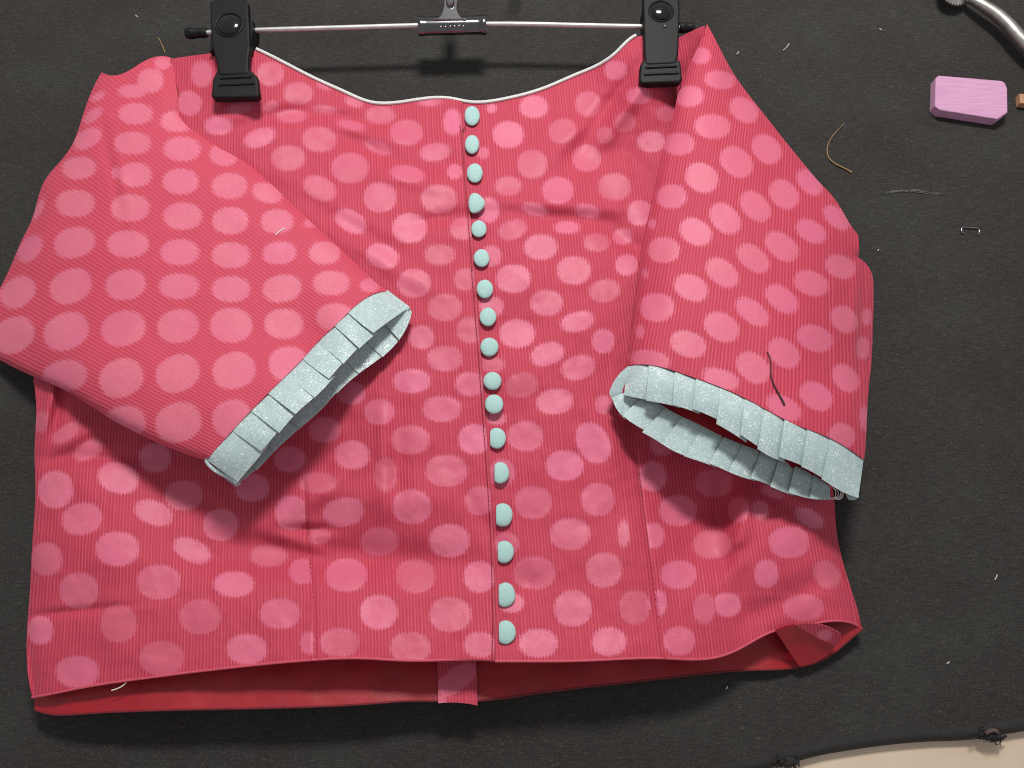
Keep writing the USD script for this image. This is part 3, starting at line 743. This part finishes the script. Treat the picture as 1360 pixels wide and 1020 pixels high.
def under_sheet(sections, zf, parent, lift, d=3.0):
    ol = inset(outline(sections, 4.0), d)
    ol = np.vstack([along(np.vstack([ol, ol[:1]]), np.linspace(0, 1, int(Polygon(ol).length / 7)))[:-1]])
    v, f, n, X, Y = sheet(ol, zf, 7.0, 0.0008)
    return obj("sleeve_lining", (v, f), "lining", parent, attrs={"dot": np.full(len(X), 40.0), "rib": ribs_sl(X, Y)}, normals=n)


zunderL = lambda X, Y: np.minimum(zsleeveL(X, Y) - 0.0025, np.maximum(zbody(X, Y) + 0.0025, zsleeveL(X, Y) - 0.012))
under_sheet([TOP_L, [(229, 78), (232, 100), (236, 128)], FOLD_L, CUFF_L_UP[::-1], UNDER_L, OUTER_L], zunderL, sleeve, 0)


# ---------------- pleated cuffs: every pleat is a thin folded strip of ribbon
def pleats(parent, up, low, zup, zlow, cuts, seed, flip=False, thick=0.0005, lift=0.0016, bow=0.0015):
    up, low = curve(up, 2.0), curve(low, 2.0)
    r = np.random.default_rng(seed)
    for i, (a, b) in enumerate(zip(cuts[:-1], cuts[1:])):
        ns, nw = 9, 8
        ov = 0.30 * (b - a)
        s0, s1 = a, b + ov                                        # reaches under its neighbour
        s = np.linspace(s0, s1, ns)
        skew = r.normal(0, 0.035) * (b - a)
        wmax = 1 + r.normal(0, 0.03)
        w = np.linspace(-0.06, wmax, nw)
        S, W = np.meshgrid(s, w, indexing="ij")
        SL = np.clip(S + skew * W, 0, 1.0)
        S = np.clip(S, 0, 1.0)
        A, B = along(up, S.ravel()), along(low, SL.ravel())
        q = A + (B - A) * W.ravel()[:, None]
        fr = ((np.clip(S, a, s1) - a) / (s1 - a)).ravel()
        zu = zup(A[:, 0], A[:, 1]) if callable(zup) else np.interp(S.ravel(), *zup)
        zl = np.interp(SL.ravel(), *zlow)
        Wf = W.ravel()
        z = zu + (zl - zu) * Wf + lift * (1.15 * np.clip(Wf, 0, 1) - 1.5 * fr * (0.5 + 0.5 * np.clip(Wf, 0, 1))) + 0.02 * np.minimum(Wf, 0) + bow * np.sin(np.pi * np.clip(Wf, 0, 1)) + 0.0005 * np.sin(np.pi * fr) + 0.00025 * np.sin(fr * 5 + i) + 0.0005 * (fbm(np.column_stack([q / 14.0, np.full(len(q), i)]), 2, seed) - 0.5) + r.normal(0, 0.00018)
        V = P(q[:, 0], q[:, 1], z)
        idx = np.arange(ns * nw).reshape(ns, nw)
        Q = np.stack([idx[:-1, :-1], idx[1:, :-1], idx[1:, 1:], idx[:-1, 1:]], -1).reshape(-1, 4)
        T = np.vstack([Q[:, [0, 1, 2]], Q[:, [0, 2, 3]]])
        m = trimesh.Trimesh(V, T, process=False)
        if m.face_normals[:, 2].mean() < 0:
            T = T[:, [0, 2, 1]]
        bott = V - [0, 0, thick]
        ring = np.r_[idx[:, 0], idx[-1, 1:], idx[-2::-1, -1], idx[0, -2:0:-1]]
        n = len(V)
        R2 = np.roll(ring, -1)
        walls = np.vstack([np.stack([ring, ring + n, R2 + n], 1), np.stack([ring, R2 + n, R2], 1)])
        mm = trimesh.Trimesh(np.vstack([V, bott]), np.vstack([T, T[:, [0, 2, 1]] + n, walls]), process=False)
        obj("pleat", mm, "ribbon", parent, smooth=40)


def cutset(n, seed, jitter=0.16):
    r = np.random.default_rng(seed)
    w = 1 + r.uniform(-jitter, jitter, n)
    return np.r_[0, np.cumsum(w)] / w.sum()


K = lambda *zz: (np.linspace(0, 1, len(zz)), np.array(zz) * MM)
# inner (far) half first, lying lower
INL_UP = [(296, 625), (335, 596), (372, 556), (410, 515), (452, 474), (492, 437), (530, 412), (544, 410)]
INL_LOW = [(314, 644), (330, 634), (363, 601), (393, 573), (428, 542), (466, 504), (502, 478), (534, 445), (547, 414)]
pleats(sleeve, INL_UP, INL_LOW, K(48, 50, 50, 48, 45, 41, 37, 36), K(47, 48, 48, 46.5, 44, 40, 36, 33, 34), cutset(9, 3), 3, lift=0.0013, bow=-0.001)
pleats(sleeve, CUFF_L_UP, CUFF_L_LOW, lambda x, y: zsleeveL(x, y) - 0.0004, K(48, 54, 58, 59, 58, 56, 52, 48, 42, 34), np.array([0, 0.155, 0.262, 0.36, 0.462, 0.553, 0.645, 0.735, 0.81, 1.0]), 4)
# rolled end of the band at its lower corner
endL = [(274, 611), (282, 621), (300, 631), (316, 640)]
m_end = px_tube(endL, lambda X, Y: np.interp(X, [274, 316], [0.050, 0.048]), np.linspace(0.0012, 0.0017, len(curve(endL, 4))), 4, 8)
obj("cuff_end", m_end, "ribbon", sleeve)
cloth_part("cuff_corner", [[(274, 611), (284, 623), (300, 633), (317, 638)], [(317, 638), (320, 641), (313, 646)], [(313, 646), (297, 634), (274, 611)]], lambda X, Y: np.full(X.shape, 0.044), None, ribs_sl, parent=sleeve, mat="ribbon", step=3.0)

# ---------------- right sleeve
FOLD_R = [(939, 32), (928, 60), (917, 83), (905, 108), (897, 141), (886, 180), (873, 232), (864, 275), (856, 308), (847, 372), (841, 427), (836, 460), (832, 487)]
OUTER_R = [(939, 32), (955, 62), (974, 97), (996, 128), (1019, 157), (1041, 185), (1063, 212), (1091, 245), (1107, 262), (1121, 284), (1139, 311)]
BULGE_R = [(1140, 342), (1147, 347), (1154, 355), (1159, 368), (1160, 384), (1160, 414), (1159, 440), (1157, 485), (1154, 513), (1151, 564), (1148, 610)]
CUFF_R_UP = [(833, 486), (859, 484), (898, 493), (927, 503), (962, 516), (998, 533), (1033, 552), (1062, 566), (1092, 577), (1118, 590), (1147, 610)]
CUFF_R_LOW = [(829, 524), (851, 529), (889, 536), (921, 546), (951, 559), (974, 572), (998, 588), (1024, 604), (1054, 616), (1080, 628), (1104, 643), (1140, 660)]
sleeveR_ctrl = [(939, 32, 30), (905, 108, 33), (886, 180, 34), (864, 275, 36), (847, 372, 38), (832, 487, 42), (955, 100, 36), (974, 97, 28), (1019, 157, 28), (930, 180, 41), (980, 180, 38), (1063, 212, 26), (1107, 262, 24), (1139, 311, 20),
                (930, 280, 45), (1000, 280, 45), (1070, 280, 34), (1145, 350, 14), (1160, 400, 11), (1158, 480, 14), (1148, 608, 36), (890, 380, 49), (960, 380, 52), (1040, 380, 48), (1110, 380, 33),
                (870, 470, 52), (940, 480, 56), (1020, 480, 56), (1090, 480, 44), (1125, 440, 30), (1135, 530, 36), (860, 484, 51), (930, 503, 57), (1000, 533, 59), (1062, 565, 57), (1110, 585, 49)]
_sR = rbf(sleeveR_ctrl, 0.02)


def zsleeveR(X, Y):
    z = _sR(X, Y) + wrinkle(X, Y, 0.9, 33)
    for f in [(1136, 400, 60, 5, 92, 1.5), (1146, 410, 60, 5, 92, -1.5), (900, 300, 90, 10, 100, 0.8), (1000, 240, 90, 14, 45, 0.9), (1120, 480, 60, 9, 85, 1.0)]:
        z = z + gauss(X, Y, *f)
    d = edge_dist(FOLD_R, X, Y)
    z = z - 6.0 * np.exp(-d / 6.0)
    d = edge_dist(OUTER_R, X, Y)
    z = z - 5.0 * np.exp(-d / 8.0)
    d = edge_dist(BULGE_R, X, Y)
    z = z - 4.0 * np.exp(-d / 8.0)
    return np.maximum(z, 2) * MM


SLEEVE_R_DOTS = [
    (931, 74, 14, 12), (956, 106, 22, 13, 8), (916, 128, 20, 15), (988, 146, 22, 16, 35), (946, 168, 25, 17, 5), (902, 191, 22, 16), (1018, 198, 23, 18, 45), (978, 215, 25, 19, 40), (932, 236, 24, 20, 30), (892, 261, 21, 17), (1003, 274, 25, 17, 45), (1041, 258, 23, 18, 45),
    (1075, 242, 22, 14, 45), (963, 290, 25, 18, 45), (924, 308, 24, 18, 30), (882, 332, 22, 18), (1077, 307, 23, 15, 30), (1111, 289, 22, 13, 40), (1038, 327, 26, 17, 38), (1000, 343, 26, 16, 38), (959, 362, 26, 17, 38), (918, 382, 25, 18, 25), (873, 408, 24, 20), (1077, 376, 25, 17, 20),
    (1038, 397, 26, 16, 38), (999, 414, 27, 15, 38), (1116, 354, 22, 16, 20), (866, 297, 6, 8), (857, 363, 5, 8), (958, 434, 26, 19, 30), (914, 457, 26, 18, 20), (1082, 449, 26, 18, 20), (1041, 469, 25, 18, 40), (1000, 488, 26, 19, 40), (864, 478, 28, 14, 10), (957, 503, 27, 14, 18),
    (1084, 526, 25, 18, 35), (1041, 541, 27, 15, 30), (1121, 424, 21, 17, 45), (1146, 462, 10, 16), (1151, 421, 8, 12), (1123, 502, 22, 16, 50), (1118, 579, 19, 18, 30), (1148, 555, 8, 18), (850, 440, 7, 10)]


def ribs_sr(X, Y):
    return (X - 1090) / (Y + 800) * 1150 / 4.3


secR = [OUTER_R, [(1139, 311), (1141, 326), (1140, 342)], BULGE_R, CUFF_R_UP[::-1], FOLD_R[::-1]]
sleeve2 = cloth_part("sleeve", secR, zsleeveR, SLEEVE_R_DOTS, ribs_sr)
INR_UP = [(828, 522), (845, 526), (874, 538), (892, 549), (921, 563), (951, 578), (974, 588), (1005, 600), (1040, 614), (1075, 630), (1102, 644)]
INR_LOW = [(812, 528), (829, 557), (871, 583), (895, 598), (921, 608), (951, 619), (980, 632), (1009, 641), (1039, 653), (1071, 663), (1103, 665)]
zunderR = lambda X, Y: np.minimum(zsleeveR(X, Y) - 0.0025, np.maximum(zbody(X, Y) + 0.004, zsleeveR(X, Y) - 0.026))
secU = [OUTER_R, [(1139, 311), (1141, 326), (1140, 342)], BULGE_R[:-1], [(1151, 564), (1120, 640), (1102, 648)], [(1102, 648), (1040, 618), (974, 592), (921, 567), (874, 542), (828, 524)], [(828, 524), (832, 487)], FOLD_R[::-1]]
ctrlU = [(828, 524, 39), (874, 542, 42), (921, 567, 44), (974, 592, 44), (1040, 618, 41), (1102, 648, 36), (880, 480, 38), (960, 500, 40), (1050, 540, 38), (1120, 580, 34), (860, 300, 24), (960, 300, 26), (1090, 300, 18), (1130, 420, 12), (940, 60, 24), (960, 420, 26)]
_uR = rbf(ctrlU, 0.02)
under_sheet(secU, lambda X, Y: np.minimum(np.maximum(_uR(X, Y), 2) * MM, zsleeveR(X, np.minimum(Y, 480)) - 0.002), sleeve2, 0, d=2.0)
pleats(sleeve2, INR_UP, INR_LOW, K(40, 43, 45, 46, 46, 46, 45, 44, 42, 40, 37), K(39, 41, 43, 44, 44.5, 44.5, 43.5, 42, 40, 38, 35), cutset(11, 8, 0.2), 8, lift=0.0024, bow=-0.001)
pleats(sleeve2, CUFF_R_UP, CUFF_R_LOW, lambda x, y: zsleeveR(x, y) - 0.0004, K(42, 49, 53, 55, 56, 57, 57, 56, 54, 50, 46, 40), np.array([0, 0.085, 0.19, 0.275, 0.375, 0.48, 0.565, 0.655, 0.75, 0.845, 1.0]), 9, lift=0.0023)
# folded left end and the frayed right end of the band
cloth_part("cuff_end", [[(835, 486), (820, 500), (809, 522)], [(809, 522), (818, 540), (830, 558)], [(830, 558), (826, 535), (830, 510), (838, 490), (835, 486)]], lambda X, Y: np.interp(Y, [486, 522, 560], [0.041, 0.0385, 0.031]), None, ribs_sr, parent=sleeve2, mat="ribbon", step=3.0)
fr = []
for k in range(9):
    x0 = 1104 + rng.uniform(-4, 8)
    fr.append(px_tube([(x0, 643 + rng.uniform(-3, 3)), (x0 + 7 + rng.uniform(-2, 2), 648), (x0 + 10 + rng.uniform(-2, 2), 656), (x0 + 5, 663 + rng.uniform(-2, 2)), (x0 + rng.uniform(-1, 2), 660)], 0.033 + rng.uniform(-0.001, 0.001), 0.00022, 2, 5))
obj("frayed_end", trimesh.util.concatenate(fr), "white_thread", sleeve2)
cloth_part("cuff_corner", [[(1124, 656), (1134, 655), (1141, 659)], [(1141, 659), (1134, 664), (1127, 663)], [(1127, 663), (1124, 656)]], lambda X, Y: np.full(X.shape, 0.036), None, ribs_sr, parent=sleeve2, mat="ribbon", step=2.0)

# ------------------------------------------------------------------ hanger with clips
ZB = 0.026
hanger = thing("clip_hanger", "trouser hanger with steel bar, two black plastic clips and centre bracket", "hanger", loc=P(600, 34, ZB))
BAR = [(262, 44.5), (335, 40.5), (450, 37), (555, 34), (600, 33), (650, 32), (760, 33.5), (853, 35.5), (915, 37)]
obj("bar", px_tube(BAR, ZB, 0.00165, 12, 14), "bar_steel", hanger)
for a, b in (((247, 44.5), (275, 43.5)), ((902, 37), (922, 36.5))):
    c = np.array([P(*a, ZB), P(*b, ZB)])
    s = np.linspace(0, 1, 9)
    pr = np.array([0.0030, 0.0036, 0.0037, 0.0034, 0.0031, 0.0031, 0.0031, 0.0031, 0.0028])
    obj("end_cap", tube(c[0] + (c[1] - c[0]) * s[:, None], pr, 16), "black_plastic", hanger)


def clip(body, jaw, ball, br, ridges, z1):
    bp_, jp = rounded(body, z1, 0.0022), rounded(jaw, z1 - 0.0015, 0.0012)
    hole = P(ball[0], ball[1], z1)
    rr = br / 2020.0
    m = plate(bp_, z1 - 0.0045, z1, 0.0012)
    cl = obj("clip", m, "black_plastic", hanger, smooth=40)
    jw = plate(jp, z1 - 0.0055, z1 - 0.0005, 0.0012)
    obj("jaw", jw, "black_plastic", cl, smooth=40)
    for r in ridges:
        p = np.array([P(*q, z1 - 0.0004) for q in r])
        s = np.linspace(0, 1, 8)
        obj("ridge", tube(p[0] + (p[1] - p[0]) * s[:, None], 0.0009, 10), "black_plastic", cl)
    # recessed round boss: a raised ring with a shiny dome in it
    th = np.linspace(0, 2 * np.pi, 40)
    ring = np.column_stack([hole[0] + rr * np.cos(th), hole[1] + rr * 1.0 * np.sin(th), np.full(40, z1 + 0.0001)])
    obj("ring", tube(ring, 0.0007, 8, caps=False), "black_plastic", cl)
    d = trimesh.creation.icosphere(3, 1.0)
    d.apply_scale([rr * 0.86, rr * 0.86, 0.0022])
    d.apply_translation(hole + [0, 0, 0.0001])
    obj("rivet", d, "black_gloss", cl, smooth=True)
    back_ = plate(shapely.affinity.translate(jp.buffer(-0.0008), 0, 0.008), z1 - 0.021, z1 - 0.0165, 0.0008)
    obj("back_jaw", back_, "black_plastic", cl, smooth=40)
    sides = bp_.buffer(-0.0012)
    x0, y0, x1, y1 = sides.bounds
    for xs in (x0 + 0.001, x1 - 0.001):
        b = trimesh.creation.box([0.0016, (y1 - y0) * 0.4, 0.014])
        b.apply_translation([xs, y0 + (y1 - y0) * 0.55, z1 - 0.0105])
        obj("cheek", b, "black_plastic", cl)


ZC = 0.0355
clip([(279, 2), (289, -3), (318, -4), (329, 1), (331, 30), (332, 62), (330, 84), (330, 98), (289, 100), (288, 84), (281, 60), (279, 28)],
     [(289, 94), (331, 92), (342, 102), (345, 127), (341, 130), (285, 131), (281, 128), (283, 106)], (304.5, 33), 17.5, [((293, 104), (334, 102)), ((290, 113), (338, 111))], ZC)
clip([(854, -20), (864, -26), (894, -26), (902, -20), (903, 20), (902, 50), (901, 72), (898, 84), (857, 86), (856, 72), (855, 40), (854, 10)],
     [(854, 80), (899, 78), (904, 84), (906, 106), (902, 110), (853, 112), (849, 108), (850, 88)], (878, 15), 15.5, [((857, 90), (899, 88)), ((855, 99), (902, 97))], ZC)
for k, (x, y) in enumerate([(883, 35)]):
    g = trimesh.creation.icosphere(2, 0.0012)
    g.apply_translation(P(x, y, ZC + 0.0002))
    obj("pin", g, "chrome", hanger, smooth=True)

# centre bracket: a bent sheet saddle round the bar with the hook's stem rising from it
a0, a1 = P(556, 35, ZB), P(646, 33, ZB)
ax = (a1 - a0) / np.linalg.norm(a1 - a0)
L = np.linalg.norm(a1 - a0)
perp = np.cross([0, 0, 1.0], ax)
prof = []
for th in np.linspace(math.radians(-35), math.radians(215), 26):
    prof.append((math.cos(th) * 0.0062, math.sin(th) * 0.0050))
prof = np.array(prof)
ns = 40
V = []
for i in range(ns):
    s = i / (ns - 1)
    flare = 1 + 0.10 * (math.exp(-((s - 0.04) / 0.035) ** 2) + math.exp(-((s - 0.96) / 0.035) ** 2))
    mid = math.exp(-((s - 0.5) / 0.12) ** 2) * 0.0
    for (y, z) in prof:
        V.append(a0 + ax * L * s + perp * (y * flare) + np.array([0, 0, z * flare + mid]))
V = np.array(V)
idx = np.arange(ns * len(prof)).reshape(ns, len(prof))
Q = np.stack([idx[:-1, :-1], idx[1:, :-1], idx[1:, 1:], idx[:-1, 1:]], -1).reshape(-1, 4)
sad = trimesh.Trimesh(V, np.vstack([Q[:, [0, 1, 2]], Q[:, [0, 2, 3]]]), process=False)
inner = trimesh.Trimesh(V - (V - (a0 + ax * ((V - a0) @ ax)[:, None])) * 0.16, sad.faces[:, [0, 2, 1]], process=False)
br = obj("bracket", trimesh.util.concatenate([sad, inner]), "dark_chrome", hanger, smooth=40)
for k in range(6):                                                   # punched dimples along the saddle
    c = a0 + ax * L * (0.34 + 0.065 * k) + perp * -0.0042 + np.array([0, 0, 0.0042])
    g = trimesh.creation.icosphere(2, 0.0009)
    g.apply_translation(c)
    obj("dimple", g, "chrome", br, smooth=True)
stem = [(577, 27), (585, 22), (589, 12), (590, 0), (593, -8), (605, -8), (608, 0), (607, 12), (611, 22), (619, 27)]
sp = wpoly(curve(stem, 2.0), ZB + 0.005)
obj("stem", plate(sp, ZB + 0.0038, ZB + 0.0062, 0.0006), "chrome", hanger, smooth=40)
hk = []
base = P(598, 4, ZB + 0.006)
for t_ in np.linspace(0, 1, 40):
    hk.append(base + np.array([0, 0.006 + 0.035 * t_, 0.0 + 0.001 * math.sin(t_ * 3)]))
cen = hk[-1] + np.array([0.022, 0, 0])
for a in np.linspace(math.pi, -0.5, 40)[1:]:
    hk.append(cen + 0.022 * np.array([math.cos(a), math.sin(a), 0]))
obj("hook", tube(np.array(hk), 0.0018, 12), "chrome", hanger)
g = trimesh.creation.icosphere(3, 0.0028)
g.apply_translation(P(598, 3, ZB + 0.0072))
obj("swivel", g, "chrome", hanger, smooth=True)

# ------------------------------------------------------------------ small things on the table
ch = wpoly([(1243, 103), (1247, 100), (1330, 107), (1335, 110), (1338, 117), (1338.5, 149), (1333, 153), (1325, 158), (1248, 146), (1242, 140)], 0.0075)
chalk = plate(ch, 0.0004, 0.0075, 0.0007)
c_ = obj("tailors_chalk", chalk, "chalk", smooth=40, label="pink slab of tailor's chalk with one worn corner on the black cloth", category="chalk")

wheel = thing("tracing_wheel", "steel tracing wheel with toothed disc and curved handle, top right corner", "tracing wheel", loc=P(1300, 5, 0))
hp = [(1281, -9), (1290, -2), (1305, 7), (1322, 18), (1338, 32), (1352, 48), (1370, 66), (1400, 92), (1440, 120)]
hc = curve(hp, 3.0)
hz = np.interp(np.linspace(0, 1, len(hc)), [0, 0.15, 0.4, 1], [0.008, 0.010, 0.011, 0.010])
hr = np.interp(np.linspace(0, 1, len(hc)), [0, 0.06, 0.2, 0.5, 1], [0.0022, 0.0034, 0.0040, 0.0046, 0.0050])
obj("handle", tube(P(hc[:, 0], hc[:, 1], hz), hr, 18), "steel", wheel, smooth=50)
nt = 30
pts = []
for k in range(nt):
    for dr, da in ((0.0104, 0), (0.0120, 0.5)):
        a = 2 * math.pi * (k + da) / nt
        pts.append((dr * math.cos(a), dr * math.sin(a)))
disc = trimesh.creation.extrude_polygon(Polygon(pts), 0.0009, engine="earcut")
R_ = trimesh.transformations.rotation_matrix(math.radians(12), [0.5, 1, 0])
disc.apply_transform(R_)
disc.apply_translation(P(1266, -12, 0.0075))
obj("toothed_disc", disc, "steel", wheel)
ax_ = trimesh.creation.cylinder(0.0022, 0.006, sections=20)
ax_.apply_transform(R_)
ax_.apply_translation(P(1266, -12, 0.0075))
obj("axle", ax_, "chrome", wheel)

wb = plate(wpoly([(1354, 124), (1400, 126), (1400, 140), (1355, 137)], 0.005), 0.0004, 0.005, 0.0006)
obj("wooden_stick", wb, "wood", label="end of a tan wooden stick at the right edge of the photo", category="stick")

staple = px_tube([(1280, 310), (1277, 306), (1278, 302.5), (1283, 302), (1296, 303), (1300, 304.5), (1300.5, 308), (1298, 312)], 0.0009, 0.00042, 1.5, 8)
obj("staple", staple, "chrome", label="bent steel staple lying open on the black cloth", category="staple")
hcv = curve([(1121, 164), (1108, 178), (1099, 195), (1100, 208), (1112, 219), (1131, 229)], 3.0)
obj("fibre", tube(P(hcv[:, 0], hcv[:, 1], 0.0008), np.linspace(0.00018, 0.00055, len(hcv)), 6), "hair", label="curved golden fibre on the black cloth right of the sleeve", category="fibre")
obj("fibre", px_tube([(210, 50), (214, 57), (219, 70)], 0.0007, 0.0003, 3, 6), "hair", label="short straw coloured fibre left of the left hanger clip", category="fibre")
wsp = []
for k in range(26):
    x = rng.uniform(1178, 1250)
    y = np.interp(x, [1178, 1192, 1215, 1240, 1258], [258, 253, 253, 257, 259])
    wsp.append(px_tube([(x - 6, y + rng.normal(0, 1.0)), (x, y + rng.normal(0, 1.3)), (x + 8, np.interp(x + 8, [1178, 1192, 1215, 1240, 1258], [258, 253, 253, 257, 259]) + rng.normal(0, 1.0))], 0.0004 + rng.uniform(0, 0.0004), 0.00016, 3, 4))
obj("lint_wisp", trimesh.util.concatenate(wsp), "lint_dark", label="long grey wisp of lint below the pink chalk", category="lint")
FLECKS = [((1040, 67), (1048, 58), "white lint fleck nearest the right sleeve's upper edge, slanting"), ((978, 72), (981, 68), "tiny white lint fleck beside the top of the right sleeve"), ((1168, 38), (1171, 40), "tiny pale lint fleck in the black cloth near the top edge"),
          ((1165, 333), (1167, 331), "tiny pale lint fleck right of the right sleeve's bulge"), ((1321, 770), (1324, 763), "short white lint fleck low at the right edge of the cloth"), ((1257, 881), (1261, 879), "pale round lint fleck right of the blouse hem"), ((964, 915), (966, 911), "white lint fleck just below the back hem"),
          ((180, 20), (183, 23), "tiny pale lint fleck in the cloth at upper left"), ((1125, 600), (1190, 600), None)]
for a, b, lab in FLECKS:
    if lab:
        mid = ((a[0] + b[0]) / 2 + 0.6, (a[1] + b[1]) / 2 + 0.4)
        obj("lint_fleck", px_tube([a, mid, b], 0.0006, 0.00032, 1.5, 6), "lint", label=lab, category="lint", group="lint flecks on the black cloth")

bt = [(1019, 467), (1022, 474), (1024, 486), (1024, 497), (1027, 509), (1033, 521), (1038, 530), (1042, 538)]
btr = curve(bt, 2.0)
obj("thread", tube(P(btr[:, 0], btr[:, 1], zsleeveR(btr[:, 0], btr[:, 1]) + 0.0006), np.interp(np.linspace(0, 1, len(btr)), [0, 0.5, 1], [0.0003, 0.0004, 0.0006]), 7), "black_thread", label="loose black thread lying on the right sleeve above its cuff", category="thread")
obj("thread", px_tube([(366, 312), (372, 307), (378, 303)], lambda X, Y: zsleeveL(X, Y) + 0.0004, 0.00032, 2, 6), "white_thread", label="short white thread lying on a dot of the left sleeve", category="thread")
obj("thread", px_tube([(148, 917), (157, 914), (164, 910), (168, 906)], lambda X, Y: np.interp(X, [148, 168], [0.0275, 0.0285]), 0.0003, 2, 6), "white_thread", label="pale thread end hanging at the lower left front hem", category="thread")
